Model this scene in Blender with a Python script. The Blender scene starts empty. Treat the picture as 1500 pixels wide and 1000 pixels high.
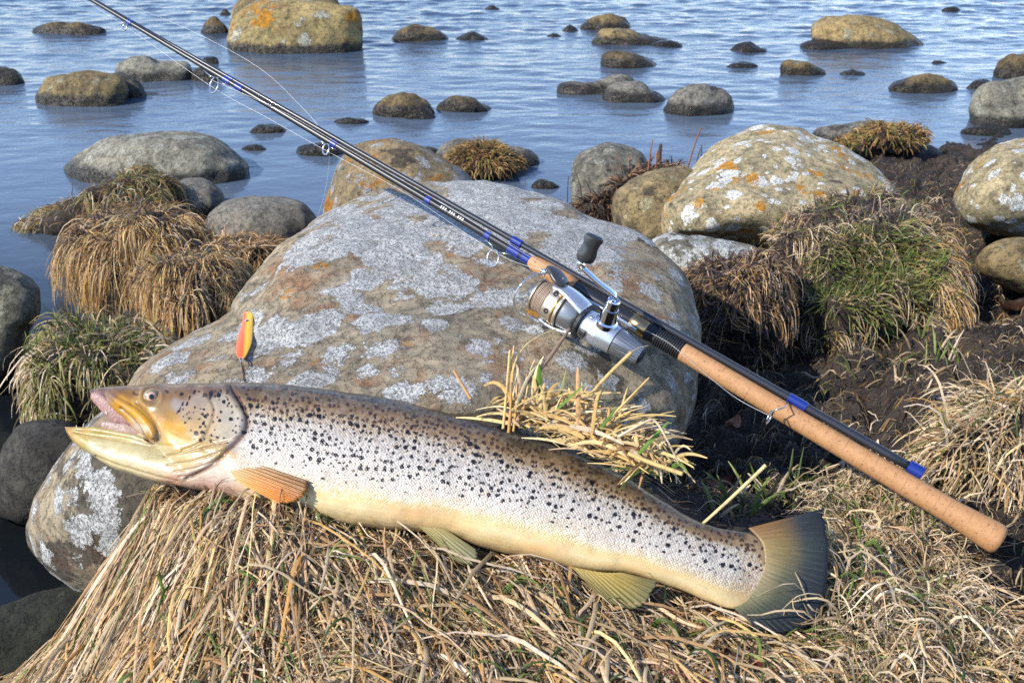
import bpy, bmesh, math, random
import numpy as np
from mathutils import Vector
from mathutils.bvhtree import BVHTree

random.seed(7); rng = np.random.default_rng(11)
SC = bpy.context.scene; COL = SC.collection

# ------------------------------------------------------------ camera, light, exposure
H = 1.0; PITCH = math.radians(25.0); FPX = 1471.0
cp, sp = math.cos(PITCH), math.sin(PITCH)
cam = bpy.data.cameras.new('camera'); camo = bpy.data.objects.new('camera', cam); COL.objects.link(camo)
camo.location = (0, 0, H); camo.rotation_euler = (math.radians(90) - PITCH, 0, 0)
cam.sensor_width = 36; cam.lens = 36 * FPX / 1500; cam.clip_start = .02; cam.clip_end = 2000
SC.cycles.use_denoising = False
cam.dof.use_dof = True; cam.dof.focus_distance = 1.2; cam.dof.aperture_fstop = 18
SC.camera = camo
TOSUN = Vector((-.70, -.36, .63)).normalized()
W = bpy.data.worlds.new('World'); SC.world = W; W.use_nodes = True
nt = W.node_tree; nt.nodes.clear()
sk = nt.nodes.new('ShaderNodeTexSky'); sk.sky_type = 'NISHITA'; sk.sun_disc = False
sk.sun_elevation = math.asin(TOSUN.z); sk.sun_rotation = math.atan2(TOSUN.x, TOSUN.y)
sk.air_density = 1.0; sk.dust_density = 0.; sk.ozone_density = 3.
bg = nt.nodes.new('ShaderNodeBackground'); bg.inputs[1].default_value = .15
wo = nt.nodes.new('ShaderNodeOutputWorld')
tint = nt.nodes.new('ShaderNodeMix'); tint.data_type = 'RGBA'; tint.blend_type = 'MULTIPLY'; tint.inputs[0].default_value = 1; tint.inputs[7].default_value = (1.02, .97, 1.02, 1)
nt.links.new(sk.outputs[0], tint.inputs[6]); nt.links.new(tint.outputs[2], bg.inputs[0]); nt.links.new(bg.outputs[0], wo.inputs[0])
sun = bpy.data.lights.new('sun', 'SUN'); sun.energy = 3.75; sun.angle = math.radians(.55); sun.color = (1, .93, .82)
suno = bpy.data.objects.new('sun', sun); COL.objects.link(suno)
suno.rotation_euler = TOSUN.to_track_quat('Z', 'Y').to_euler()
SC.view_settings.view_transform = 'Standard'; SC.view_settings.look = 'None'
SC.view_settings.exposure = 0.88; SC.view_settings.gamma = 1; SC.view_settings.use_curve_mapping = False

# ------------------------------------------------------------ geometry helpers
CAM = np.array([0, 0, H]); Rv = np.array([1., 0, 0]); Fv = np.array([0, cp, -sp]); Uv = np.array([0, sp, cp])
def P(x, y, d):
    x = np.asarray(x, float); y = np.asarray(y, float); d = np.asarray(d, float)
    return CAM + d[..., None] * (Fv + ((x - 750) / FPX)[..., None] * Rv - ((y - 500) / FPX)[..., None] * Uv)
def V3(x, y, d): return Vector(P(x, y, d))
def den(y): return sp + (np.asarray(y, float) - 500) / FPX * cp
def dz(y, z): return (H - z) / den(y)
def lin(h, k=1.0):
    h = h.lstrip('#'); c = np.array([int(h[i:i+2], 16) / 255 for i in (0, 2, 4)])
    return np.where(c <= .04045, c / 12.92, ((c + .055) / 1.055) ** 2.4) * k

def vnoise(Pn, freq, seed=0):
    q = Pn * freq + seed * 17.31
    i = np.floor(q).astype(np.int64); f = q - i; f = f * f * (3 - 2 * f)
    def h(ix, iy, iz):
        n = (ix * 374761393 + iy * 668265263 + iz * 2147483647 + seed * 1274126177) & 0xffffffff
        n = ((n ^ (n >> 13)) * 1274126177) & 0xffffffff
        n = ((n ^ (n >> 16)) * 2246822519) & 0xffffffff
        return ((n ^ (n >> 15)) & 0xffffff) / 16777215.0
    x, y, z = i[:, 0], i[:, 1], i[:, 2]; r = 0
    for a in (0, 1):
        wx = f[:, 0] if a else 1 - f[:, 0]
        for b in (0, 1):
            wy = f[:, 1] if b else 1 - f[:, 1]
            for c in (0, 1):
                wz = f[:, 2] if c else 1 - f[:, 2]
                r = r + wx * wy * wz * h(x + a, y + b, z + c)
    return r * 2 - 1
def fbm(Pn, freq, octv=4, seed=0, gain=.5):
    r = 0; a = 1
    for k in range(octv):
        r = r + a * vnoise(Pn, freq * 2 ** k, seed + k); a *= gain
    return r
def n2(X, Y, freq, octv=3, seed=0): return fbm(np.stack([X.ravel(), Y.ravel(), np.zeros(X.size)], -1), freq, octv, seed).reshape(X.shape)

def mesh_from(name, v, f, smooth=True):
    """f: (n,k) int array, or a list of such arrays"""
    me = bpy.data.meshes.new(name)
    fs = f if isinstance(f, list) else [f]
    v = np.asarray(v, np.float32)
    me.vertices.add(len(v)); me.vertices.foreach_set('co', v.ravel())
    loops = np.concatenate([a.ravel() for a in fs]).astype(np.int32)
    tot = np.concatenate([np.full(len(a), a.shape[1], np.int32) for a in fs])
    st = np.concatenate([[0], np.cumsum(tot)[:-1]]).astype(np.int32)
    me.loops.add(len(loops)); me.loops.foreach_set('vertex_index', loops)
    me.polygons.add(len(tot)); me.polygons.foreach_set('loop_start', st)
    me.polygons.foreach_set('loop_total', tot)
    me.update(calc_edges=True); me.validate()
    me.polygons.foreach_set('use_smooth', np.full(len(me.polygons), smooth))
    return me
def setcol(me, c, name='Col'):
    c = np.asarray(c, np.float32)
    if c.shape[1] == 3: c = np.concatenate([c, np.ones((len(c), 1), np.float32)], 1)
    a = me.color_attributes.new(name, 'FLOAT_COLOR', 'POINT'); a.data.foreach_set('color', c.ravel())
def setflt(me, x, name):
    a = me.attributes.new(name, 'FLOAT', 'POINT'); a.data.foreach_set('value', np.asarray(x, np.float32))
def setvec(me, x, name):
    a = me.attributes.new(name, 'FLOAT_VECTOR', 'POINT'); a.data.foreach_set('vector', np.asarray(x, np.float32).ravel())

def link(name, me, mat=None, parent=None, loc=None):
    """vertices given in world space; loc (or the parent's) becomes the origin"""
    o = bpy.data.objects.new(name, me); COL.objects.link(o)
    if mat: me.materials.append(mat)
    if parent is not None:
        o.parent = parent
        w = Vector((0, 0, 0)); q = parent
        while q is not None: w += Vector(q.location); q = q.parent
        off = w
    else:
        off = Vector(loc) if loc is not None else Vector((0, 0, 0)); o.location = off
    n = len(me.vertices); a = np.empty(n * 3, np.float32); me.vertices.foreach_get('co', a)
    a = a.reshape(-1, 3) - np.array(off, np.float32); me.vertices.foreach_set('co', a.ravel()); me.update()
    return o
def tag(o, label, cat, group=None):
    o['label'] = label; o['category'] = cat
    if group: o['group'] = group
    return o
def thing(name, label, cat, loc, group=None):
    o = bpy.data.objects.new(name, None); o.empty_display_size = .02; COL.objects.link(o); o.location = loc
    return tag(o, label, cat, group)
def base_of(v):
    v = np.asarray(v); return (float(v[:, 0].mean()), float(v[:, 1].mean()), float(v[:, 2].min()))

def catmull(pts, n=200, closed=True):
    p = np.asarray(pts, float); m = len(p); out = []
    segs = m if closed else m - 1
    k = max(2, n // segs)
    for i in range(segs):
        if closed: a, b, c, d = p[(i-1) % m], p[i], p[(i+1) % m], p[(i+2) % m]
        else: a, b, c, d = p[max(i-1, 0)], p[i], p[i+1], p[min(i+2, m-1)]
        for t in np.arange(k) / k:
            out.append(.5 * ((2*b) + (-a+c)*t + (2*a-5*b+4*c-d)*t*t + (-a+3*b-3*c+d)*t**3))
    if not closed: out.append(p[-1])
    return np.array(out)

def grid_faces(nx, ny):
    a = (np.arange(ny - 1)[:, None] * nx + np.arange(nx - 1)[None]).ravel()
    return np.stack([a, a + 1, a + nx + 1, a + nx], 1)

_ico = {}
def ico(n):
    if n not in _ico:
        bm = bmesh.new(); bmesh.ops.create_icosphere(bm, subdivisions=n, radius=1)
        v = np.array([x.co[:] for x in bm.verts]); f = np.array([[q.index for q in x.verts] for x in bm.faces])
        bm.free(); _ico[n] = (v, f)
    return _ico[n]

def vnormals(v, f):
    a, b, c = v[f[:, 0]], v[f[:, 1]], v[f[:, 2]]
    n = np.cross(b - a, c - a); N = np.zeros_like(v)
    for k in range(3): np.add.at(N, f[:, k], n)
    return N / (np.linalg.norm(N, axis=1)[:, None] + 1e-12)

def blob(poly, ctr, d0, drf, drb, kup=0., kdn=0., level=5, boxy=.85, boxd=.85, namp=.03, nfreq=3., seed=1, fine=.004, strata=None):
    """a full solid whose outline, at its own distance, follows the traced boulder"""
    s = catmull(poly, 240); c = np.array(ctr, float)
    dv = s - c; th = np.arctan2(-dv[:, 1], dv[:, 0]); r = np.hypot(dv[:, 0], dv[:, 1])
    o = np.argsort(th); th, r = th[o], r[o]
    sv, f = ico(level)
    a, b, cc = sv[:, 0], sv[:, 1], sv[:, 2]
    ang = np.arctan2(b, a); q = np.hypot(a, b)
    R = np.interp(ang, th, r, period=2 * math.pi)
    qq = np.clip(q, 0, 1) ** boxy
    px = c[0] + qq * R * np.cos(ang); py = c[1] - qq * R * np.sin(ang)
    k = np.where(py < c[1], kup, kdn)
    de = d0 * (1 + k * (den(c[1]) / den(py) - 1))
    cz = np.sign(cc) * np.abs(cc) ** boxd
    d = de - np.where(cz > 0, drf, drb) * cz
    v = P(px, py, d)
    N = vnormals(v, f)
    if ((v - v.mean(0)) * N).sum(1).mean() < 0: f = f[:, ::-1]; N = -N
    size = np.ptp(v, axis=0).max()
    disp = namp * size * fbm(v, nfreq / size, 3, seed) + fine * size * fbm(v, 14 / size, 4, seed + 9, .6)
    # broad facets, like ice-worn granite
    fc = np.abs(vnoise(v, 2.2 * nfreq / size, seed + 20)); disp -= namp * .5 * size * np.clip(.25 - fc, 0, 1)
    v = v + N * disp[:, None]
    return v, f

# ------------------------------------------------------------ node helpers
def newmat(name):
    m = bpy.data.materials.new(name); m.use_nodes = True; t = m.node_tree; t.nodes.clear()
    o = t.nodes.new('ShaderNodeOutputMaterial'); b = t.nodes.new('ShaderNodeBsdfPrincipled')
    t.links.new(b.outputs[0], o.inputs[0]); return m, t, b, o
class G:
    def __init__(s, t): s.t = t; s.L = t.links.new
    def n(s, typ, **kw):
        x = s.t.nodes.new(typ)
        for k, v in kw.items(): setattr(x, k, v)
        return x
    def put(s, inp, v):
        if isinstance(v, bpy.types.NodeSocket): s.L(v, inp)
        elif v is not None:
            if isinstance(v, (tuple, list, np.ndarray)):
                v = list(map(float, v))
                if len(v) == 3 and inp.type == 'RGBA': v = v + [1.]
            inp.default_value = v
    def math(s, op, a, b=None, c=None, clamp=False):
        x = s.n('ShaderNodeMath', operation=op, use_clamp=clamp)
        s.put(x.inputs[0], a); s.put(x.inputs[1], b); s.put(x.inputs[2], c); return x.outputs[0]
    def vmath(s, op, a, b=None):
        x = s.n('ShaderNodeVectorMath', operation=op); s.put(x.inputs[0], a); s.put(x.inputs[1], b); return x.outputs[0]
    def mix(s, f, a, b):
        x = s.n('ShaderNodeMix', data_type='RGBA'); s.put(x.inputs[0], f); s.put(x.inputs[6], a); s.put(x.inputs[7], b); return x.outputs[2]
    def mixf(s, f, a, b):
        x = s.n('ShaderNodeMix', data_type='FLOAT'); s.put(x.inputs[0], f); s.put(x.inputs[2], a); s.put(x.inputs[3], b); return x.outputs[0]
    def noise(s, vec, scale, detail=4, rough=.55, dist=0.):
        x = s.n('ShaderNodeTexNoise'); s.put(x.inputs['Vector'], vec); x.inputs['Scale'].default_value = scale
        x.inputs['Detail'].default_value = detail; x.inputs['Roughness'].default_value = rough; x.inputs['Distortion'].default_value = dist
        return x
    def vor(s, vec, scale, rnd=1., feat='F1'):
        x = s.n('ShaderNodeTexVoronoi', feature=feat); s.put(x.inputs['Vector'], vec)
        s.put(x.inputs['Scale'], scale); x.inputs['Randomness'].default_value = rnd; return x
    def step(s, v, lo, hi):
        x = s.n('ShaderNodeMapRange', interpolation_type='SMOOTHSTEP'); s.put(x.inputs[0], v)
        s.put(x.inputs[1], lo); s.put(x.inputs[2], hi); return x.outputs[0]
    def bump(s, h, strength, dist, nrm=None):
        x = s.n('ShaderNodeBump'); x.inputs['Strength'].default_value = strength; x.inputs['Distance'].default_value = dist
        s.put(x.inputs['Height'], h); s.put(x.inputs['Normal'], nrm); return x.outputs[0]
    def attr(s, name): return s.n('ShaderNodeAttribute', attribute_name=name)

def plain(name, col, rough=.5, metal=0., spec=.5, coat=0., bump=None):
    m, t, b, o = newmat(name); b.inputs['Base Color'].default_value = (*col, 1); b.inputs['Roughness'].default_value = rough
    b.inputs['Metallic'].default_value = metal; b.inputs['Specular IOR Level'].default_value = spec; b.inputs['Coat Weight'].default_value = coat
    if bump:
        g = G(t); tc = g.n('ShaderNodeTexCoord'); nz = g.noise(tc.outputs['Object'], bump[0], 4)
        g.put(b.inputs['Normal'], g.bump(nz.outputs[0], bump[1], .001))
        g.put(b.inputs['Roughness'], g.mixf(nz.outputs[0], rough * .7, rough * 1.3))
    return m

def rockmat(name, base, base2, lich=.0, lcol='#b9bcc0', lscale=9, orange=0., ocol='#c08a1c', dark=.3, wet=True, attr=False, fs=1., roundl=False):
    """granite / gneiss with crisp lichen patches; lich = share covered"""
    m, t, b, o = newmat(name); g = G(t)
    tc = g.n('ShaderNodeTexCoord'); oi = g.n('ShaderNodeObjectInfo')
    off = g.n('ShaderNodeCombineXYZ'); g.put(off.inputs[0], g.math('MULTIPLY', oi.outputs['Random'], 31.))
    vec = g.vmath('ADD', tc.outputs['Object'], off.outputs[0])
    big = g.noise(vec, 5 * fs, 5, .6).outputs[0]
    col = g.mix(g.step(big, .38, .62), lin(base), lin(base2))
    mid = g.noise(vec, 38 * fs, 6, .7).outputs[0]
    col = g.mix(g.math('MULTIPLY', g.step(mid, .5, .66), .8), col, lin(base2, .38))
    col = g.mix(g.math('MULTIPLY', g.step(mid, .5, .3), .55), col, lin(base, 1.5))
    rust = g.noise(vec, 14 * fs, 5, .65, .5).outputs[0]
    if attr:
        col = g.mix(g.math('MULTIPLY', g.step(rust, .5, .68), .6), col, lin('#8a5a36'))
    dk = g.noise(g.vmath('ADD', vec, (3.1, 7.7, 1.2)), 7.5 * fs, 7, .68, .3).outputs[0]
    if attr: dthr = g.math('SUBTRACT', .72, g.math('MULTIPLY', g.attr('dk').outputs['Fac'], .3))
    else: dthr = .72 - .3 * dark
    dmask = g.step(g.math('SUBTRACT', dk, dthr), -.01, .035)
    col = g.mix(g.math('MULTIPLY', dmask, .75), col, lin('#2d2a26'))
    grain = g.noise(vec, 700 * fs, 3, .8).outputs[0]
    # grey lichen: lobed crusts
    wob = g.noise(vec, 60 * fs, 4, .7)
    dvec = g.vmath('ADD', vec, g.vmath('MULTIPLY', g.vmath('SUBTRACT', wob.outputs[1], (.5, .5, .5)), (.05 / fs,) * 3))
    ln = g.noise(dvec, lscale * fs, 8, .66, .3).outputs[0]
    lv = g.vor(dvec, lscale * 2.1 * fs).outputs['Distance']
    lsum = g.math('ADD', g.math('MULTIPLY', ln, .62), g.math('MULTIPLY', g.math('SUBTRACT', 1., lv), .38))
    if attr: thr = g.math('SUBTRACT', .72, g.math('MULTIPLY', g.attr('lich').outputs['Fac'], .42))
    else: thr = .72 - .42 * lich
    lm = g.step(g.math('SUBTRACT', lsum, thr), -.004, .012)
    if roundl:
        wv3 = g.vmath('ADD', vec, g.vmath('MULTIPLY', g.vmath('SUBTRACT', g.noise(vec, 45, 3, .6).outputs[1], (.5, .5, .5)), (.03,) * 3))
        rv = g.vor(wv3, 17, 1.); rs_ = g.n('ShaderNodeSeparateColor'); g.put(rs_.inputs[0], rv.outputs['Color'])
        rv2 = g.vor(g.vmath('ADD', wv3, (2.3, .7, 1.9)), 34, 1.); rs2 = g.n('ShaderNodeSeparateColor'); g.put(rs2.inputs[0], rv2.outputs['Color'])
        l1 = g.math('MULTIPLY', g.step(g.math('SUBTRACT', g.mixf(rs_.outputs[0], .2, .52), rv.outputs['Distance']), 0., .05), g.math('LESS_THAN', rs_.outputs[1], .78))
        l2 = g.math('MULTIPLY', g.step(g.math('SUBTRACT', g.mixf(rs2.outputs[0], .15, .45), rv2.outputs['Distance']), 0., .06), g.math('LESS_THAN', rs2.outputs[1], .6))
        lm = g.math('MAXIMUM', l1, l2)
    speck = g.noise(vec, 330 * fs, 5, .8).outputs[0]
    lm2 = g.math('MULTIPLY', lm, g.step(speck, .36, .44)) 
    lc = g.mix(g.step(speck, .38, .6), lin(lcol, .42), lin(lcol, 1.25))
    lc = g.mix(g.math('MULTIPLY', g.step(g.vor(dvec, 70 * fs).outputs['Distance'], .35, .7), .35), lc, lin(lcol, .5))
    lc = g.mix(g.math('MULTIPLY', g.step(g.noise(vec, 24 * fs, 5, .7).outputs[0], .46, .62), .5), lc, lin(lcol, .5))
    col = g.mix(lm2, col, lc)
    # orange lichen
    on = g.noise(g.vmath('ADD', dvec, (9.3, 1.1, 4.2)), (26 if name.startswith('lichened') else 13) * fs, 6, .62).outputs[0]
    if attr: ot = g.math('SUBTRACT', .78, g.math('MULTIPLY', g.attr('org').outputs['Fac'], .36))
    else: ot = .78 - .36 * orange
    om = g.math('MULTIPLY', g.step(g.math('SUBTRACT', on, ot), 0., .02), g.step(speck, .3, .5))
    oc = g.mix(g.step(speck, .4, .7), lin('#9c6412'), lin(ocol))
    col = g.mix(om, col, oc)
    col = g.mix(g.math('MULTIPLY', g.math('SUBTRACT', 1., g.step(grain, .35, .5)), .4), col, lin('#3a3630'))
    col = g.mix(1., col, col)
    hsv = g.n('ShaderNodeHueSaturation'); g.put(hsv.inputs['Color'], col); g.put(hsv.inputs['Value'], g.mixf(oi.outputs['Random'], .82, 1.08)); hsv.inputs['Saturation'].default_value = 1.0
    col = hsv.outputs[0]
    rough = .88
    if wet:
        geo = g.n('ShaderNodeNewGeometry'); sep = g.n('ShaderNodeSeparateXYZ'); g.put(sep.inputs[0], geo.outputs['Position'])
        z = g.math('ADD', sep.outputs[2], g.math('MULTIPLY', g.math('SUBTRACT', big, .5), -.05))
        wm = g.math('SUBTRACT', 1., g.step(g.math('SUBTRACT', z, g.math('MULTIPLY', mid, .03)), .018, .05))
        col = g.mix(g.math('MULTIPLY', wm, .92), col, lin('#211d17'))
        rough = g.mixf(wm, .88, .35)
    g.put(b.inputs['Base Color'], col); g.put(b.inputs['Roughness'], rough)
    b.inputs['Specular IOR Level'].default_value = .3
    hgt = g.math('ADD', g.math('MULTIPLY', mid, .35), g.math('MULTIPLY', grain, .25))
    hgt = g.math('ADD', hgt, g.math('MULTIPLY', speck, .22)); hgt = g.math('ADD', hgt, g.math('MULTIPLY', lm2, .3))
    pitn = g.step(g.noise(vec, 90 * fs, 5, .7).outputs[0], .36, .5); hgt = g.math('ADD', hgt, g.math('MULTIPLY', pitn, .5))
    g.put(b.inputs['Normal'], g.bump(hgt, 1., .0045 / fs))
    return m

# materials -------------------------------------------------
M_main = rockmat('lichened boulder', '#a3947a', '#857b68', lich=.5, lcol='#c2c2be', attr=True, wet=False, lscale=9)
M_orange = rockmat('orange lichened boulder', '#9a8560', '#7d7058', lich=.42, lcol='#b6b4b0', orange=.55, ocol='#b9822a', dark=.35)
M_spot = rockmat('spotted boulder', '#ac9c78', '#857b60', lich=.46, lcol='#dcdcd4', orange=.52, dark=.3, lscale=14, wet=False, roundl=True)
M_grey = rockmat('grey shore stone', '#7a756a', '#5e5b54', lich=.22, lcol='#96958c', dark=.35)
M_greyl = rockmat('grey shore stone pale', '#8c8776', '#6a675c', lich=.4, lcol='#a9a796', dark=.3)
M_brown = rockmat('brown water stone', '#7d6a44', '#5b4e38', lich=.2, lcol='#8c866e', dark=.5, fs=.7)
M_dark = rockmat('dark water stone', '#4d4a42', '#3a3731', lich=.12, lcol='#6f6d64', dark=.6, fs=.8)
M_tan = rockmat('tan stone', '#9a8458', '#7c6c4c', lich=.3, lcol='#a8a080', orange=.15, dark=.3, fs=.6)
M_big = rockmat('big offshore boulder', '#a08c5c', '#85764f', lich=.2, lcol='#b9b6a0', orange=0., dark=.25, fs=.45, attr=True)

# ------------------------------------------------------------ water
mw, t, b, o = newmat('sea water'); g = G(t)
geo = g.n('ShaderNodeNewGeometry')
pv = g.vmath('MULTIPLY', geo.outputs['Position'], (1., 1.9, 1.))
wv = g.noise(pv, 5.5, 4, .62, .3).outputs[0]
wv2 = g.noise(g.vmath('ADD', pv, (5., 3., 0.)), 22, 3, .6).outputs[0]
sepw = g.n('ShaderNodeSeparateXYZ'); g.put(sepw.inputs[0], geo.outputs['Position'])
calm = g.step(g.math('ADD', sepw.outputs[1], g.math('MULTIPLY', g.noise(geo.outputs['Position'], .8, 2).outputs[0], 3.)), 3.2, 8.5)
calm = g.mixf(calm, .1, 1.)
hh = g.math('MULTIPLY', g.math('ADD', wv, g.math('MULTIPLY', wv2, .3)), calm)
g.put(b.inputs['Normal'], g.bump(hh, .6, .012))
sky_sheen = g.step(g.math('ADD', sepw.outputs[1], g.math('MULTIPLY', sepw.outputs[0], .15)), 1.8, 3.2)
g.put(b.inputs['Base Color'], g.mix(sky_sheen, (.006, .008, .010), g.mix(g.step(sepw.outputs[1], 4.5, 9.), (.075, .105, .15), (.02, .035, .07)))); b.inputs['Roughness'].default_value = .05; b.inputs['IOR'].default_value = 1.333  # pale mid band and darker far water paint sky reflection into the base colour
ys = [-300, -30, -5, -1, 0, .5]; yy = .9
while yy < 16: ys.append(yy); yy *= 1.0042
ys = np.array(ys + [18, 25, 50, 120, 900]); uu = np.concatenate([[-40, -3, -1.5], np.linspace(-1, 1, 420), [1.5, 3, 40]])
WY = np.repeat(ys[:, None], len(uu), 1); WX = uu[None] * (.85 * np.clip(WY, 0, 40) + .8); WX = np.where(np.abs(uu)[None] > 30, np.sign(uu)[None] * 600, WX)
amp = (.09 + 1.2 * np.clip((WY + .8 * n2(WX, WY, .7, 2, 40) - 3.4) / 6.5, 0, 1)) * (WY > .9) * (WY < 17) * (np.abs(uu)[None] <= 1)
wz = .0065 * n2(WX * 1.0 + .3 * WY, WY * 1.6, 3.2, 1, 41) + .0075 * n2(WX, WY * 1.7, 7.5, 1, 42) + .0050 * n2(WX - .4 * WY, WY * 1.7, 15, 1, 43) + .0012 * n2(WX, WY * 1.5, 31, 1, 44)
WZ = amp * wz
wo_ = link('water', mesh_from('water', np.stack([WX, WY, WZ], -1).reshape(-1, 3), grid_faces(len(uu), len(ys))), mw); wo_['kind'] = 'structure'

# ------------------------------------------------------------ terrain
CP = [(300,760,.352),(500,800,.352),(700,850,.332),(900,890,.312),(1000,920,.305),(1100,940,.298),(1250,850,.298),(1200,950,.30),(300,950,.315),(500,950,.34),(750,1000,.345),
 (1000,1000,.325),(250,714,.364),(330,727,.374),(400,743,.374),(450,752,.373),(500,762,.37),(650,788,.355),(800,820,.342),(960,850,.33),(1080,850,.318),(1180,840,.312),(215,760,.32),(160,1000,.20),(190,860,.26),(60,990,.03),(100,930,.0),(0,900,-.2),(70,870,-.2),(-60,1000,-.15),(-200,1000,-.2),
 (900,690,.33),(980,715,.29),(1010,745,.29),(1050,620,.1),(1060,560,.08),(1150,650,.14),(1060,705,.18),(1200,705,.21),(1280,760,.23),(1400,850,.25),
 (1450,950,.26),(1350,900,.25),(1300,620,.2),(1400,640,.26),(1480,660,.29),(1490,750,.28),(1200,560,.16),(1400,540,.19),(1490,500,.2),(1100,500,.06),
 (1250,480,.13),(1430,430,.14),(1400,330,.09),(1450,400,.14),(1330,250,.035),(1280,228,.015),(1400,245,.02),(1300,190,-.1),(1480,190,-.15),
 (1200,195,-.15),(1000,205,-.2),(900,325,.03),(850,325,-.0),(960,290,.05),(800,275,-.1),(700,300,-.15),(1050,380,.05),(100,400,-.2),(300,330,-.12),
 (250,420,-.08),(150,550,-.1),(50,600,-.2),(30,800,-.25),(30,700,-.2),(250,500,-.06),(1150,250,-.05),(600,100,-.5),(100,100,-.5),(1300,80,-.5),(0,250,-.4)]
ptsXYZ = [tuple(P(x, y, dz(y, z))) for x, y, z in CP]
ptsXYZ += [(-.3,1.25,.0),(0,1.4,.0),(.2,1.5,.05),(-.6,1.5,-.15),(-.3,1.7,-.1),(0,1.9,-.05),(0,1.05,.1),(-.3,1.0,.1),(3,2,.25),(3,3.5,.1),(4,1,.3),(1.5,0,.3),
 (0,.2,.38),(0,-.5,.38),(-1,0,-.1),(-1.6,1,-.4),(0,-3,.4),(-3,0,-.5),(3,-3,.5),(4,6,-.4),(-4,4,-.5),(6,10,-.6),(-6,10,-.6),(6,0,.4),(-6,-4,-.5),(0,12,-.6),(.5,.3,.35)]
ptsXYZ = np.array(ptsXYZ)
A = np.linalg.norm(ptsXYZ[:, None, :2] - ptsXYZ[None, :, :2], axis=2) + 1e-6
wts = np.linalg.solve(np.block([[A, np.ones((len(A), 1))], [np.ones((1, len(A))), np.zeros((1, 1))]]), np.append(ptsXYZ[:, 2], 0))
def terr_raw(X, Y):
    s = X.shape; X = X.ravel(); Y = Y.ravel(); r = np.full(len(X), wts[-1])
    for k in range(len(ptsXYZ)): r += wts[k] * np.hypot(X - ptsXYZ[k, 0], Y - ptsXYZ[k, 1])
    return np.clip(r, -.7, .6).reshape(s)
gx0, gx1, gy0, gy1, NX, NY = -1.6, 2.4, .3, 4.4, 620, 640
GX = np.linspace(gx0, gx1, NX); GY = np.linspace(gy0, gy1, NY); MX, MY = np.meshgrid(GX, GY)
TZ = terr_raw(MX, MY)
peat = np.clip((MX - (.02 + .12 * n2(MX, MY, 4., 2, 5))) / .25, 0, 1) * np.clip((MY - .9) / .2 + np.clip((MX - .5) * 4, 0, 1), 0, 1)
rough = .034 * np.abs(n2(MX, MY, 8, 4, 3)) + .024 * n2(MX, MY, 24, 4, 4) + .008 * n2(MX, MY, 75, 2, 8)
TZ = TZ + np.where(TZ > -.1, 1, .2) * (rough * peat + (1 - peat) * .006 * n2(MX, MY, 20, 3, 6)) - .012 * peat
def terr(X, Y):
    fx = np.clip((X - gx0) / (gx1 - gx0) * (NX - 1), 0, NX - 1.001); fy = np.clip((Y - gy0) / (gy1 - gy0) * (NY - 1), 0, NY - 1.001)
    i = fx.astype(int); j = fy.astype(int); u = fx - i; w = fy - j
    return (TZ[j, i] * (1-u) + TZ[j, i+1] * u) * (1-w) + (TZ[j+1, i] * (1-u) + TZ[j+1, i+1] * u) * w
# one sheet: the fine grid with its border carried out to the horizon
ex = np.concatenate([[-600, -60, -12, -5, -2.5], GX, [3.5, 6, 12, 60, 600]]); ey = np.concatenate([[-300, -40, -8, -3, -1, 0], GY, [5.5, 8, 14, 60, 900]])
EX, EY = np.meshgrid(ex, ey); EZ = terr_raw(EX, EY); EZ[6:6+NY, 5:5+NX] = TZ
far = (np.abs(EX) > 10) | (EY > 9); EZ = np.where(far & (EY > 3), -.7, EZ)
mg, t, b, o = newmat('peat ground'); g = G(t); geo = g.n('ShaderNodeNewGeometry'); pos = geo.outputs['Position']
n1 = g.noise(pos, 9, 6, .7).outputs[0]; nn2 = g.noise(g.vmath('MULTIPLY', pos, (1., 2.2, 1.)), 120, 5, .75, 1.2).outputs[0]
c = g.mix(g.step(n1, .4, .62), lin('#2a221e'), lin('#4a3e36'))
c = g.mix(g.math('MULTIPLY', g.step(nn2, .52, .68), .55), c, lin('#84745f'))
c = g.mix(g.math('MULTIPLY', g.step(g.noise(pos, 26, 3).outputs[0], .6, .7), .5), c, lin('#5b4a34'))
sepg = g.n('ShaderNodeSeparateXYZ'); g.put(sepg.inputs[0], pos)
wetm = g.math('SUBTRACT', 1., g.step(sepg.outputs[2], .0, .035))
c = g.mix(wetm, c, lin('#1c1814'))
g.put(b.inputs['Base Color'], c); g.put(b.inputs['Roughness'], g.mixf(g.step(n1, .35, .6), .45, .9))
g.put(b.inputs['Normal'], g.bump(g.math('ADD', nn2, g.math('MULTIPLY', n1, .5)), 1., .012))
gr = link('ground', mesh_from('ground', np.stack([EX, EY, EZ], -1).reshape(-1, 3), grid_faces(len(ex), len(ey))), mg); gr['kind'] = 'structure'

# ------------------------------------------------------------ strands (grass)
mgr, t, b, o = newmat('dry grass blades'); g = G(t)
ca = g.attr('Col'); tc = g.n('ShaderNodeTexCoord')
nz = g.noise(tc.outputs['Object'], 160, 2).outputs[0]
c = g.mix(g.math('MULTIPLY', g.step(nz, .52, .7), .4), ca.outputs['Color'], lin('#4b3a26'))
g.put(b.inputs['Base Color'], c); b.inputs['Roughness'].default_value = .55; b.inputs['Specular IOR Level'].default_value = .3
tr = g.n('ShaderNodeBsdfTranslucent'); g.put(tr.inputs[0], c)
mx = g.n('ShaderNodeMixShader'); mx.inputs[0].default_value = .22
g.L(b.outputs[0], mx.inputs[1]); g.L(tr.outputs[0], mx.inputs[2]); g.L(mx.outputs[0], o.inputs[0])
M_grass = mgr

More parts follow.
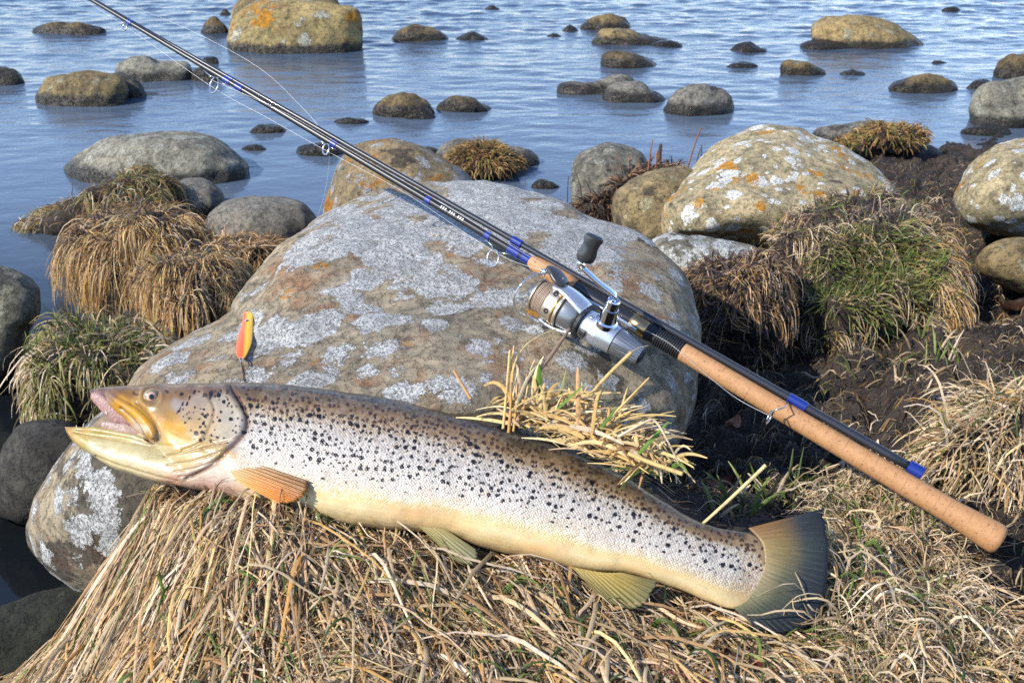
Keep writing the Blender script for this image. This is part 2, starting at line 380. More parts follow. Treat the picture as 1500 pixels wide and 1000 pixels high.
STRAW = [lin(h) for h in ('#c9b084', '#b89b6a', '#d6c49a', '#a78b5e', '#cfbd94', '#8c7450', '#bfae88', '#9c8258')]
PALE = [lin(h) for h in ('#c8bc9a', '#b5a884', '#d5cbae', '#a2936c', '#8c7d5c', '#bfb086')]
STRAW = [c * np.array([1.08, .94, .96]) for c in STRAW]; PALE = [c * np.array([1.06, .96, .98]) for c in PALE]
GOLD = [lin(h) for h in ('#d8b877', '#c9a05e', '#e0c890', '#b98d50', '#d2ae70')]
GREEN = [lin(h) for h in ('#5f7430', '#728440', '#4c6024', '#8a9454', '#44562c')]
OLIVE = [lin(h) for h in ('#7d7440', '#8c8350', '#655f30', '#9c9258', '#6f7a34')]
BROWN = [lin(h) for h in ('#8c6a3e', '#6e5230', '#a07a48', '#54402a', '#b08c58')]
DUN = [lin(h) for h in ('#5c5040', '#6e624e', '#473c30', '#807460')]
RED = [lin(h) for h in ('#a87c68', '#8c5444')]
def pick(pal, n, var=.18):
    pal = np.array(pal); c = pal[rng.integers(0, len(pal), n)]
    return c * (1 + rng.uniform(-var, var, (n, 1)))
def mixpal(n, *pairs):
    w = np.array([p[1] for p in pairs], float); w /= w.sum()
    k = rng.choice(len(pairs), n, p=w); out = np.zeros((n, 3))
    for i, p in enumerate(pairs):
        s = k == i; out[s] = pick(p[0], s.sum())
    return out
def ribbons(path, width, col, up=None, taper=.75, roll=.7, fold=True):
    """path (N,S,3) -> one mesh of thin folded blades"""
    N, S, _ = path.shape
    T = np.gradient(path, axis=1); T /= np.linalg.norm(T, axis=2)[..., None] + 1e-9
    if up is None: up = np.tile(np.array([0, -.35, 1.]), (N, 1))
    up = up + rng.normal(0, roll, (N, 3)); 
    Wd = np.cross(T, up[:, None, :]); Wd /= np.linalg.norm(Wd, axis=2)[..., None] + 1e-9
    s = np.linspace(0, 1, S); prof = (1 - s ** 2.5 * taper) * np.clip(s * 6 + .6, 0, 1)
    hw = (np.asarray(width)[:, None] * .5) * prof[None]
    a = path - Wd * hw[..., None]; c = path + Wd * hw[..., None]
    if fold:
        nrm = np.cross(Wd, T); mid = path + nrm * (hw * .5)[..., None]
        v = np.stack([a, mid, c], 2); k = 3
    else: v = np.stack([a, c], 2); k = 2
    idx = (np.arange(N)[:, None] * S * k + np.arange(S - 1)[None] * k)
    fs = []
    for q in range(k - 1): fs.append(np.stack([idx + q, idx + q + 1, idx + q + 1 + k, idx + q + k], -1).reshape(-1, 4))
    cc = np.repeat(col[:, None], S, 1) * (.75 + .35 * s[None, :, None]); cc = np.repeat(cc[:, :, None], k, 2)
    me = mesh_from('blades', v.reshape(-1, 3), np.concatenate(fs)); setcol(me, np.clip(cc.reshape(-1, 3), 0, 1))
    return me
def tube(pts, r, sides=8, caps=True):
    p = np.asarray(pts, float); n = len(p); r = np.broadcast_to(np.asarray(r, float), (n,))
    T = np.gradient(p, axis=0); T /= np.linalg.norm(T, axis=1)[:, None] + 1e-12
    u = np.cross(T[0], [0.3, .2, 1]); u /= np.linalg.norm(u); vs = []
    for i in range(n):
        u = u - T[i] * (u @ T[i]); u /= np.linalg.norm(u); w = np.cross(T[i], u)
        a = np.arange(sides) / sides * 2 * math.pi
        vs.append(p[i] + r[i] * (np.cos(a)[:, None] * u + np.sin(a)[:, None] * w))
    v = np.concatenate(vs); f = []
    for i in range(n - 1):
        for k in range(sides): f.append([i*sides+k, i*sides+(k+1) % sides, (i+1)*sides+(k+1) % sides, (i+1)*sides+k])
    v = np.concatenate([v, p[:1], p[-1:]]); f4 = np.array(f); f3 = []
    if caps:
        for k in range(sides): f3 += [[n*sides, (k+1) % sides, k], [n*sides+1, (n-1)*sides+k, (n-1)*sides+(k+1) % sides]]
        return v, [f4, np.array(f3)]
    return v, [f4]
def lathe(o, axis, prof, sides=48, ref=None):
    """prof = [(s along axis, radius)]; returns v,f"""
    ax = np.array(axis, float); ax /= np.linalg.norm(ax)
    u = np.cross(ax, [0, 0, 1.] if ref is None else ref); u /= np.linalg.norm(u); w = np.cross(ax, u)
    a = np.arange(sides) / sides * 2 * math.pi; ring = np.cos(a)[:, None] * u + np.sin(a)[:, None] * w
    v = np.concatenate([np.array(o) + ax * s + ring * max(r, 1e-6) for s, r in prof]); n = len(prof); f = []
    for i in range(n - 1):
        for k in range(sides): f.append([i*sides+k, i*sides+(k+1) % sides, (i+1)*sides+(k+1) % sides, (i+1)*sides+k])
    return v, [np.array(f)]
def join(*ms):
    V = []; F4 = []; F3 = []; o = 0
    for v, fs in ms:
        for f in fs: (F4 if f.shape[1] == 4 else F3).append(f + o)
        V.append(v); o += len(v)
    fs = ([np.concatenate(F4)] if F4 else []) + ([np.concatenate(F3)] if F3 else [])
    return np.concatenate(V), fs
def fixn(me):
    bm = bmesh.new(); bm.from_mesh(me); bmesh.ops.recalc_face_normals(bm, faces=bm.faces); bm.to_mesh(me); bm.free(); return me
def part(name, vf, mat, parent, smooth=True, auto=None):
    me = fixn(mesh_from(name, vf[0], vf[1], smooth))
    o = link(name, me, mat, parent)
    if auto: me.set_sharp_from_angle(angle=math.radians(auto))
    return o

# ------------------------------------------------------------ boulders
def boulder(label, poly, ctr, d0, drf, drb, mat, cat='rock', **kw):
    v, f = blob(poly, ctr, d0, drf, drb, **kw)
    me = mesh_from('boulder', v, f); o = link('boulder' if cat == 'rock' else 'stone', me, mat, None, base_of(v))
    return tag(o, label, cat), v, f
# the great boulder the fish lies against
mp = [(35,790),(40,740),(60,700),(100,640),(160,585),(200,545),(250,512),(335,465),(348,440),(400,380),(450,335),(520,300),(600,278),(700,272),(770,275),(850,300),
      (930,340),(990,390),(1015,430),(1026,500),(1022,590),(1000,650),(950,690),(800,800),(600,880),(300,900),(150,880),(80,850)]
v, f = blob(mp, (590, 600), 1.46, .30, .25, kup=.42, kdn=-.05, level=7, boxy=.95, boxd=.7, namp=.017, nfreq=4, seed=4, fine=.0034)
MAINV, MAINF = v, f
def project(v):
    q = v - CAM; d = q @ Fv; return 750 + FPX * (q @ Rv) / d, 500 - FPX * (q @ Uv) / d, d
u_, w_, _ = project(v)
def blobfield(u, w, pts):   # weighted paint mask over the rock
    r = 0
    for x, y, rx, ry, a in pts: r = np.maximum(r, a * np.exp(-(((u - x) / rx) ** 2 + ((w - y) / ry) ** 2)))
    return r
lich = .47 + .0 * u_
lich = np.maximum(lich, blobfield(u_, w_, [(560,360,190,90,.98),(720,315,170,62,1.06),(850,340,110,60,1.02),(420,480,120,55,.85),(640,420,110,60,.82),(430,430,90,60,.8)]))
lich = lich - blobfield(u_, w_, [(370,400,50,60,.35),(340,440,40,40,.3),(800,500,160,60,.10),(560,520,130,40,.05)])
lich = np.maximum(lich, blobfield(u_, w_, [(720,440,70,30,.72),(560,460,60,30,.75),(400,520,90,40,.7),(880,570,60,40,.66),(590,575,50,20,.8),(140,700,60,45,.66),(470,560,40,20,.75),(760,490,60,25,.72),(850,530,60,30,.7),(890,560,50,40,.65)]))
dkf = .12 + blobfield(u_, w_, [(870,520,90,70,.6),(980,480,70,160,.55),(180,700,120,110,.85),(110,800,130,90,.8),(970,640,60,60,.4)])  # the patch below the reel paints the reel's shadow into the rock colour
orgf = .22 + blobfield(u_, w_, [(650,370,60,25,.35),(430,380,90,60,.22),(650,500,200,50,.12),(300,550,30,20,.6),(780,455,16,14,.6)])
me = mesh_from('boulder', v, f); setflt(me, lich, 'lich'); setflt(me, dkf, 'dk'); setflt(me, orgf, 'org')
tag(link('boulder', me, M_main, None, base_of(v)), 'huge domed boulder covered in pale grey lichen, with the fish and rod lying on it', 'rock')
BV = BVHTree.FromPolygons([tuple(x) for x in v], [tuple(map(int, x)) for x in f])
def surf(x, y):
    dr = V3(x, y, 1.) - Vector(CAM); h = BV.ray_cast(Vector(CAM), dr.normalized())
    return h[0], h[1]
def sdepth(x, y):
    h, n = surf(x, y); return None if h is None else float((np.array(h) - CAM) @ Fv)

K = dict(level=6, namp=.028)
boulder('rounded boulder thick with orange lichen, just behind the crown of the great domed boulder', [(472,340),(473,300),(490,250),(520,215),(560,203),(600,206),(640,225),(680,255),(694,285),(700,360),(580,410),(480,390)], (580,310), 2.75, .2, .25, M_orange, seed=31, **K)
boulder('large pale boulder dotted with white and yellow lichen, right of the reel', [(975,342),(972,312),(990,275),(1030,235),(1075,203),(1120,188),(1160,192),(1215,210),(1260,240),(1300,270),(1332,300),(1345,350),(1280,390),(1180,372),(1130,362),(1090,356),(1000,350)], (1150,300), 2.62, .24, .4, M_spot, seed=33, kup=.25, boxy=.9, **K)
boulder('low flat lichened slab wedged under the large pale spotted boulder', [(955,358),(1000,346),(1060,350),(1110,362),(1135,385),(1130,430),(1080,470),(1010,480),(975,420)], (1050,405), 2.28, .12, .2, rockmat('slab lichen', '#7c786a', '#605d50', lich=.62, lcol='#c0c2bc', dark=.45, wet=False, lscale=16), seed=35, **K)
boulder('boulder crusted with white and yellow lichen, cut by the right edge of the photo', [(1400,290),(1418,255),(1450,225),(1490,210),(1570,200),(1640,260),(1630,350),(1560,370),(1480,350),(1420,328)], (1510,285), 2.45, .2, .3, M_spot, seed=37, **K)
boulder('small tan stone half sunk in peat by the right edge, below the yellow lichened boulder', [(1430,385),(1450,362),(1490,350),(1570,342),(1610,390),(1580,440),(1500,430),(1450,410)], (1510,390), 2.12, .08, .15, M_tan, seed=38, level=5, namp=.02)
boulder('grey domed boulder behind the dead reeds', [(838,280),(840,245),(860,225),(895,213),(930,220),(950,240),(958,290),(940,340),(880,345),(843,320)], (893,280), 3.0, .14, .2, M_greyl, seed=39, **K)
boulder('brown boulder between the dead reeds and the large spotted boulder', [(893,315),(900,280),(930,256),(965,247),(1000,248),(1024,264),(1035,300),(1025,370),(960,380),(905,350)], (960,310), 2.72, .13, .2, rockmat('brown boulder', '#8c7a56', '#665b45', lich=.3, lcol='#a89c78', orange=.3, dark=.5, wet=False), seed=41, **K)
boulder('smooth dark grey oval boulder beside the dry grass tussocks', [(297,345),(305,315),(335,293),(380,288),(430,296),(455,314),(463,335),(450,360),(420,385),(340,385),(300,370)], (380,340), 2.95, .15, .2, M_grey, seed=42, **K)
boulder('small rounded grey stone behind the highest grass tussock', [(238,295),(250,272),(275,261),(305,266),(325,285),(325,312),(305,335),(260,335),(240,320)], (282,300), 3.25, .09, .14, M_grey, seed=43, level=5)
boulder('large grey angular boulder cut by the left edge, above the dark water', [(-90,420),(-60,385),(-10,386),(20,392),(45,403),(63,425),(60,460),(42,485),(38,510),(20,545),(-20,590),(-80,580)], (-15,480), 2.2, .13, .2, rockmat('left grey', '#7d7a66', '#5a584c', lich=.36, lcol='#9a9a86', dark=.5, wet=True), seed=44, boxy=.8, **K)
boulder('dark grey stone in the water at the left end of the great domed boulder', [(-30,720),(0,665),(30,625),(75,613),(110,622),(145,650),(150,700),(100,760),(30,765),(-20,750)], (65,690), 1.66, .08, .15, M_dark, seed=45, level=6)
boulder('black algae-covered boulder in the bottom left corner below the water', [(-120,960),(-60,905),(0,892),(60,876),(115,862),(170,870),(180,950),(100,1010),(-60,1050)], (40,950), 1.42, .08, .12, rockmat('algae dark', '#262a1c', '#1a1c16', lich=.1, lcol='#4a4a38', dark=.5, wet=False), seed=46, level=6)
boulder('small dark stone under the front hanging grass tussock', [(148,480),(175,462),(210,452),(235,470),(225,520),(160,520)], (190,490), 2.3, .07, .1, M_dark, seed=47, level=5)

def water_rock(label, top, mat, seed, thick=.42, low=.5, yb=None, level=5, namp=.05, z=0., boxy=.85, name='stone', attrs=None):
    """top: left waterline point, points over the top, right waterline point"""
    top = np.array(top, float); (xl, yl), (xr, yr) = top[0], top[-1]; yw = (yl + yr) / 2 if yb is None else yb
    d0 = float(dz(yw, z)); wpx = xr - xl; hp = yw - top[:, 1].min()
    cx = (xl + xr) / 2
    dep = .22 * wpx + .2 * hp
    bot = [(xr - .08 * wpx, yw + dep * .6), (cx + .2 * wpx, yw + dep), (cx - .2 * wpx, yw + dep), (xl + .08 * wpx, yw + dep * .6)]
    poly = [tuple(p) for p in top] + bot
    wm = wpx / FPX * d0
    cy = yw - hp * .25
    v, f = blob(poly, (cx, cy), d0, wm * thick * .8, wm * thick, level=level, namp=namp, seed=seed, boxy=boxy, fine=.005)
    me = mesh_from(name, v, f)
    if attrs:
        u, w, _ = project(v); setflt(me, np.full(len(v), .3), 'lich'); setflt(me, np.full(len(v), .2), 'dk'); setflt(me, attrs(u, w), 'org')
    return tag(link(name, me, mat, None, base_of(v)), label, 'rock')
water_rock('biggest offshore boulder, its top crusted with orange lichen', [(333,76),(333,50),(343,25),(365,9),(400,2),(440,3),(510,9),(528,20),(533,45),(532,76)], M_big, 50, .35, level=6, namp=.022, yb=70, boxy=.75, name='boulder',
           attrs=lambda u, w: .2 + blobfield(u, w, [(385,25,40,22,.75),(425,35,22,22,.5),(515,22,16,12,.7)]))
water_rock('tan boulder right behind the biggest offshore boulder, cut by the top edge', [(337,45),(338,25),(345,8),(380,-8),(440,-16),(480,-8),(498,8),(500,45)], M_tan, 51, .3, yb=45, name='boulder')
water_rock('blocky brown-grey boulder in the water left of the rod', [(53,152),(52,136),(68,116),(100,107),(150,105),(180,117),(186,132),(186,152)], M_tan, 52, .4, level=6, yb=148, boxy=.78, namp=.03)
water_rock('pale humped rock whose right end nearly touches the rod', [(165,118),(170,98),(182,88),(210,83),(230,88),(250,86),(272,88),(280,100),(279,118)], M_greyl, 53, .3, level=6, yb=114, boxy=.8)
water_rock('dark rock squeezed between the blocky boulder and the pale humped rock', [(148,140),(160,112),(180,108),(200,118),(213,130),(216,143)], M_dark, 54, .35)
water_rock('dark low rock half hidden behind the rod near the double guide', [(280,117),(283,104),(300,99),(320,103),(333,117)], M_dark, 55)
water_rock('small black stone just above the rod, left of the biggest boulder', [(292,93),(300,83),(315,84),(321,94)], M_dark, 56)
water_rock('pointed brown stone left of the biggest offshore boulder', [(293,47),(304,30),(316,26),(328,36),(335,47)], M_brown, 57)
water_rock('tiny dark stone behind the pointed brown stone', [(322,21),(329,13),(339,21)], M_dark, 58, level=4)
water_rock('long flat dark rock near the top left corner', [(47,48),(60,38),(100,35),(130,39),(152,45)], M_brown, 59, .25, yb=47)
water_rock('dark rock cut by the left edge near the top', [(-40,122),(-20,100),(10,98),(28,106),(37,120)], M_dark, 60, yb=121)
water_rock('large smooth whale-backed boulder alone in calm water on the left', [(92,252),(105,230),(135,210),(180,197),(230,193),(285,195),(322,207),(348,228),(363,250)], M_greyl, 61, .34, level=6, yb=252, boxy=.8, namp=.022, name='boulder')
water_rock('dark rock with a rusty side, above the rod in the upper middle', [(574,58),(590,43),(612,36),(640,42),(657,56)], M_brown, 62)
water_rock('smaller flat dark rock right of the rusty-sided rock in the upper middle', [(668,57),(690,48),(713,57)], M_dark, 63)
water_rock('humped grey-brown rock in mid water right of the rod', [(545,163),(560,145),(585,136),(610,140),(630,153),(637,168)], M_brown, 64, level=6)
water_rock('little dark stone leaning on the humped grey-brown rock', [(592,172),(605,158),(622,156),(638,172)], M_dark, 65)
water_rock('low oval dark rock right of the humped grey-brown rock', [(643,160),(660,143),(690,145),(716,159)], M_brown, 66)
water_rock('thin flat dark stone just above the rod in mid water', [(491,178),(505,172),(520,173),(540,178)], M_dark, 67, level=4)
water_rock('flat weed-topped stone below the rod in mid water', [(361,193),(380,185),(405,184),(419,190)], M_brown, 68, level=4)
water_rock('tiny bluish stone right of the whale-backed boulder', [(354,218),(370,210),(389,218)], M_dark, 69, level=4)
water_rock('dark flat stone barely above water where the thin line crosses the rod', [(433,224),(450,211),(480,208),(504,222)], M_dark, 70)
water_rock('far domed rock at the left of the upper right group', [(850,40),(868,25),(893,20),(914,28),(926,39)], M_brown, 71)
water_rock('tiny dark stone left of the far domed rock', [(824,45),(835,37),(848,45)], M_dark, 72, level=4)
water_rock('flattest speck of a stone, far left of the upper right group', [(799,54),(811,49),(822,54)], M_dark, 73, level=4)
water_rock('long tan rock with a pale spot, below the far domed rock', [(864,61),(882,44),(905,41),(940,47),(978,60)], M_tan, 74)
water_rock('thin dark stone at the right tip of the long tan rock', [(950,66),(980,60),(1002,67)], M_dark, 75, level=4)
water_rock('olive brown rock with one steep left end, centre of the upper right group', [(882,96),(884,80),(900,73),(930,78),(962,95)], M_brown, 76)
water_rock('long low grey rock behind a darker dome, right of centre', [(818,135),(826,120),(870,116),(915,112),(930,130)], M_greyl, 77, .3, yb=134)
water_rock('darker domed rock in front of the long low grey rock', [(880,142),(900,125),(935,121),(955,132),(973,146)], M_grey, 78)
water_rock('dark rounded rock with purple-brown foot, above the large spotted boulder', [(973,162),(990,138),(1015,128),(1045,128),(1065,142),(1073,162)], M_grey, 79, level=6)
water_rock('flat dark stone in open water, centre right', [(1071,73),(1095,64),(1124,74)], M_dark, 80, level=4)
water_rock('thin black stone just below the flat dark stone, centre right', [(1062,97),(1085,91),(1109,97)], M_dark, 81, level=4)
water_rock('reddish brown oval rock in open water at the right', [(1144,106),(1150,92),(1175,89),(1200,97),(1213,108)], M_brown, 82)
water_rock('small dark stone right of the reddish brown oval rock', [(1227,109),(1245,103),(1266,109)], M_dark, 83, level=4)
water_rock('long golden-brown boulder, largest rock in the upper right', [(1187,58),(1190,36),(1220,28),(1262,26),(1310,36),(1345,54),(1358,68)], M_tan, 84, .3, level=6, yb=64, namp=.03, name='boulder')
water_rock('low dark stone at the left foot of the long golden-brown boulder', [(1172,66),(1200,59),(1235,62),(1262,68)], M_dark, 85, level=4)
water_rock('pyramid-shaped brown rock toward the right edge', [(1301,130),(1330,115),(1360,105),(1385,111),(1405,131)], M_brown, 86)
water_rock('small dark stone left of the pale rounded boulder at the right edge', [(1414,129),(1430,117),(1450,118),(1465,128)], M_dark, 87, level=4)
water_rock('pale rounded boulder standing in water at the right edge', [(1422,178),(1424,145),(1440,122),(1480,111),(1540,112),(1580,140),(1585,178)], M_greyl, 88, .42, level=6, yb=176, boxy=.8, name='boulder')
water_rock('brown boulder behind the pale rounded boulder at the right edge', [(1460,112),(1470,90),(1490,80),(1540,80),(1560,110)], M_brown, 89, yb=112)
water_rock('tiny black stone near the top right corner', [(1379,15),(1395,11),(1409,15)], M_dark, 90, level=4)
water_rock('tiny black stone between the golden-brown boulder and the pyramid rock', [(1364,92),(1375,89),(1388,92)], M_dark, 91, level=4)
water_rock('tiny dark stone alone at the top centre', [(711,13),(721,8),(731,13)], M_dark, 92, level=4)
water_rock('flat stone awash left of the pale rounded boulder at the right edge', [(1405,192),(1430,184),(1465,187),(1480,194)], M_dark, 93, level=4)
water_rock('grey rock carrying a mat of brown weed on its right half, behind the spotted boulder', [(1188,205),(1205,188),(1260,178),(1310,180),(1345,192),(1355,212)], M_grey, 94, .3, level=6, yb=208)
water_rock('grey rock beside the round brown weed clump, behind the great boulder', [(634,235),(648,212),(690,209),(740,213),(782,228),(791,243)], M_grey, 95, .3, level=6, yb=238)
water_rock('small black stone in the water right above the great boulder', [(778,275),(795,262),(819,271)], M_dark, 96, level=4)
water_rock('tiny brown stone peeking out left of the weedy grey rock', [(612,220),(625,215),(648,221)], M_brown, 97, level=4)
water_rock('flat grey stone lying on the muddy shore below the weed-covered rock', [(1315,232),(1335,215),(1365,213),(1385,226)], M_grey, 98, z=.01, level=4)

# ------------------------------------------------------------ grass tussocks
mpt, t, b, o = newmat('peat mound'); g = G(t); tc = g.n('ShaderNodeTexCoord')
n1 = g.noise(tc.outputs['Object'], 18, 5, .7).outputs[0]; nn2 = g.noise(tc.outputs['Object'], 130, 5, .75, 1.).outputs[0]
c = g.mix(g.step(n1, .4, .62), lin('#241c18'), lin('#463a30')); c = g.mix(g.math('MULTIPLY', g.step(nn2, .5, .7), .6), c, lin('#7c6a54'))
g.put(b.inputs['Base Color'], c); b.inputs['Roughness'].default_value = .9
g.put(b.inputs['Normal'], g.bump(g.math('ADD', nn2, n1), 1., .01))
M_peat = mpt

def drape(v, f, n, L, width, pal, locks=0., gravity=1., seed=0, out=.5, flow=None, region=None, segs=8, clear=.003, upmin=.1, curl=.22, camonly=True, dirbias=None, jump=-.05):
    """blades rooted on the mound, combed outwards and pulled down over it"""
    bv = BVHTree.FromPolygons([tuple(x) for x in v], [tuple(map(int, x)) for x in f])
    a, b_, c_ = v[f[:, 0]], v[f[:, 1]], v[f[:, 2]]
    nr = np.cross(b_ - a, c_ - a); ar = np.linalg.norm(nr, axis=1); nr = nr / (ar[:, None] + 1e-12)
    cen = (a + b_ + c_) / 3; ok = nr[:, 2] > upmin
    if camonly: ok &= ((CAM - cen) * nr).sum(1) > -.35 * np.linalg.norm(CAM - cen, axis=1)
    if locks > 0: ok &= (vnoise(cen, 16, seed + 40) + .5 * vnoise(cen, 34, seed + 41)) > -.02
    if region is not None:
        u, w, _ = project(cen); ok &= region(u, w)
    pr = ar * ok; pr /= pr.sum()
    k = rng.choice(len(f), n, p=pr); r1 = rng.random(n) ** .5; r2 = rng.random(n)
    root = a[k] * (1 - r1)[:, None] + b_[k] * (r1 * (1 - r2))[:, None] + c_[k] * (r1 * r2)[:, None]; N = nr[k]
    ctr = v.mean(0); rad = root - ctr; rad[:, 2] = 0; rad /= np.linalg.norm(rad, axis=1)[:, None] + 1e-9
    D = rad * out + N * jump + rng.normal(0, curl, (n, 3))
    if dirbias is not None: D = D + np.array(dirbias)
    # clumping: neighbours share a direction
    cl = np.stack([vnoise(root, 22, seed + 1), vnoise(root, 22, seed + 2), vnoise(root, 22, seed + 3)], 1)
    D += cl * .7
    D = D - N * (D * N).sum(1)[:, None] * .9; D[:, 2] -= .25 * gravity
    D /= np.linalg.norm(D, axis=1)[:, None]
    Ls = L * rng.uniform(.4, 1.2, n) * (1 + .5 * vnoise(root, 14, seed + 50)); st = Ls / (segs - 1); path = np.zeros((n, segs, 3)); path[:, 0] = root - N * .003; pcur = root.copy()
    lift = clear + rng.random(n) * clear * 3
    for s in range(1, segs):
        D = D + np.array([0, 0, -1.]) * gravity * (.15 + s / segs * .6) + rng.normal(0, .1, (n, 3)); D /= np.linalg.norm(D, axis=1)[:, None]
        q = pcur + D * st[:, None]
        for i in range(n):
            hit, nn, _, dist = bv.find_nearest(Vector(q[i]))
            if hit is not None:
                e = (Vector(q[i]) - hit).dot(nn)
                if e < lift[i]: q[i] += np.array(nn) * (lift[i] - e)
        D = q - pcur; D /= np.linalg.norm(D, axis=1)[:, None] + 1e-9
        pcur = q; path[:, s] = q
    if locks > 0:
        K = max(4, int(n / 26)); kc = rng.choice(n, K, replace=False)
        dd = ((root[:, None] - root[None, kc]) ** 2).sum(2) + rng.uniform(0, .0008, (n, K)); own = kc[dd.argmin(1)]
        s_ = np.linspace(0, 1, segs)[None, :, None] ** 1.1; jt = rng.normal(0, .004, (n, 1, 3)); loose = (rng.random(n) > .22)[:, None, None]
        pull = locks * s_ * loose * rng.uniform(.5, 1, (n, 1, 1)); path = path * (1 - pull) + (path[own] + jt) * pull
        sc_ = rng.uniform(.55, 1.15, n)[own] 
    up = N + CAM / 3 - root / 3
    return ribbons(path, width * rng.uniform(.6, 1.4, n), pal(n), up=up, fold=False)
def tussock(label, poly, ctr, d0, drf, drb, layers, level=5, seed=0, name='grass_tussock', cat='grass tussock', **kw):
    v, f = blob(poly, ctr, d0, drf, drb, level=level, namp=.085, nfreq=4.5, seed=seed, fine=.02, **kw)
    r = thing(name, label, cat, base_of(v))
    me = mesh_from('mound', v, f); link('mound', me, M_peat, r)
    for i, L in enumerate(layers):
        o = link('grass_blades', drape(v, f, seed=seed + i * 5, **L), M_grass, r); o['kind'] = 'stuff'
    return r
straw = lambda n: mixpal(n, (STRAW, .62), (BROWN, .25), (OLIVE, .1))
olive = lambda n: mixpal(n, (OLIVE, .5), (BROWN, .3), (STRAW, .2), (GREEN, .08))
mossy = lambda n: mixpal(n, (GREEN, .35), (OLIVE, .35), (PALE, .3))
purp = lambda n: pick([lin('#4a3c3c'), lin('#6b5a54'), lin('#332a2a')], n)
MAT = lambda k, L=.05, p=None: dict(n=k, L=L, width=.0018, pal=p or (lambda n: mixpal(n, (PALE, .35), (BROWN, .35), (OLIVE, .2), (DUN, .3))), gravity=.25, upmin=.3, curl=.5, jump=-.2, clear=.001)
BLOND = lambda n: mixpal(n, (GOLD, .45), (STRAW, .45), (BROWN, .18))
tussock('ragged yellowish grass tussock farthest out in the water on the left', [(42,335),(55,316),(90,298),(130,282),(180,272),(228,275),(246,292),(235,330),(160,362),(80,366),(48,352)], (145,318), 3.15, .16, .2,
        [dict(n=1500, L=.08, width=.0022, pal=lambda n: mixpal(n, (OLIVE, .4), (BROWN, .45), (PALE, .2)), gravity=1.1, locks=.6), MAT(1300, .05), dict(n=90, L=.04, width=.002, pal=straw, gravity=-.2, upmin=.5)], seed=101)
tussock('tallest tussock with long blond grass hanging over the dark water', [(118,395),(100,372),(112,350),(150,332),(200,312),(245,308),(280,325),(292,355),(280,400),(240,425),(190,432),(150,420)], (195,378), 2.6, .17, .2,
        [dict(n=2600, L=.17, width=.0017, pal=BLOND, gravity=1.25, upmin=.25, locks=.9, curl=.14, dirbias=(0, -.6, 0)), dict(n=900, L=.2, width=.0019, pal=BLOND, gravity=1.15, upmin=.45, curl=.12, locks=.92, dirbias=(-.2, -.6, 0)), MAT(1300, .06), dict(n=900, L=.035, width=.0024, pal=purp, gravity=.2, upmin=.5, curl=.5, jump=-.2)], seed=103)
tussock('front tussock shedding a curtain of blond grass toward the great boulder', [(228,440),(210,412),(225,392),(265,378),(310,376),(345,392),(357,420),(348,460),(320,488),(275,492),(245,470)], (282,436), 2.2, .14, .18,
        [dict(n=2200, L=.135, width=.0015, pal=BLOND, gravity=1.25, upmin=.2, locks=.88, curl=.14, dirbias=(-.1, -.7, 0), region=lambda u, w: u < 335), dict(n=700, L=.15, width=.0018, pal=BLOND, gravity=1.2, upmin=.4, locks=.9, curl=.2, dirbias=(0, -.7, 0), region=lambda u, w: u < 330), MAT(1200, .05), dict(n=700, L=.03, width=.0022, pal=purp, gravity=.2, upmin=.3, curl=.5, jump=-.2)], seed=105)
tussock('low brown tussock squeezed between the oval boulder and the great boulder', [(300,385),(320,364),(355,353),(400,352),(416,364),(412,392),(380,425),(330,425)], (360,388), 2.45, .1, .15,
        [dict(n=700, L=.08, width=.0028, pal=lambda n: mixpal(n, (STRAW, .5), (BROWN, .5)), gravity=1., locks=.5), MAT(700, .05, lambda n: mixpal(n, (STRAW, .4), (BROWN, .6)))], seed=107)
tussock('green and straw tussock at water level beside the fish head', [(45,560),(55,512),(85,492),(140,482),(185,484),(235,502),(262,530),(250,580),(190,640),(100,650),(55,610)], (150,555), 1.9, .12, .18,
        [dict(n=1700, L=.085, width=.0026, pal=lambda n: mixpal(n, (OLIVE, .55), (PALE, .25), (GREEN, .1)), gravity=.9, upmin=-.2, locks=.4, curl=.4), dict(n=500, L=.12, width=.0028, pal=lambda n: mixpal(n, (PALE, .7), (STRAW, .3)), gravity=.7, upmin=.2, dirbias=(-.5, 0, 0), curl=.5, locks=.5), MAT(900, .04), dict(n=500, L=.035, width=.0026, pal=lambda n: mixpal(n, (GREEN, .6), (OLIVE, .5)), gravity=-.6, upmin=.2, curl=.5)], seed=109)
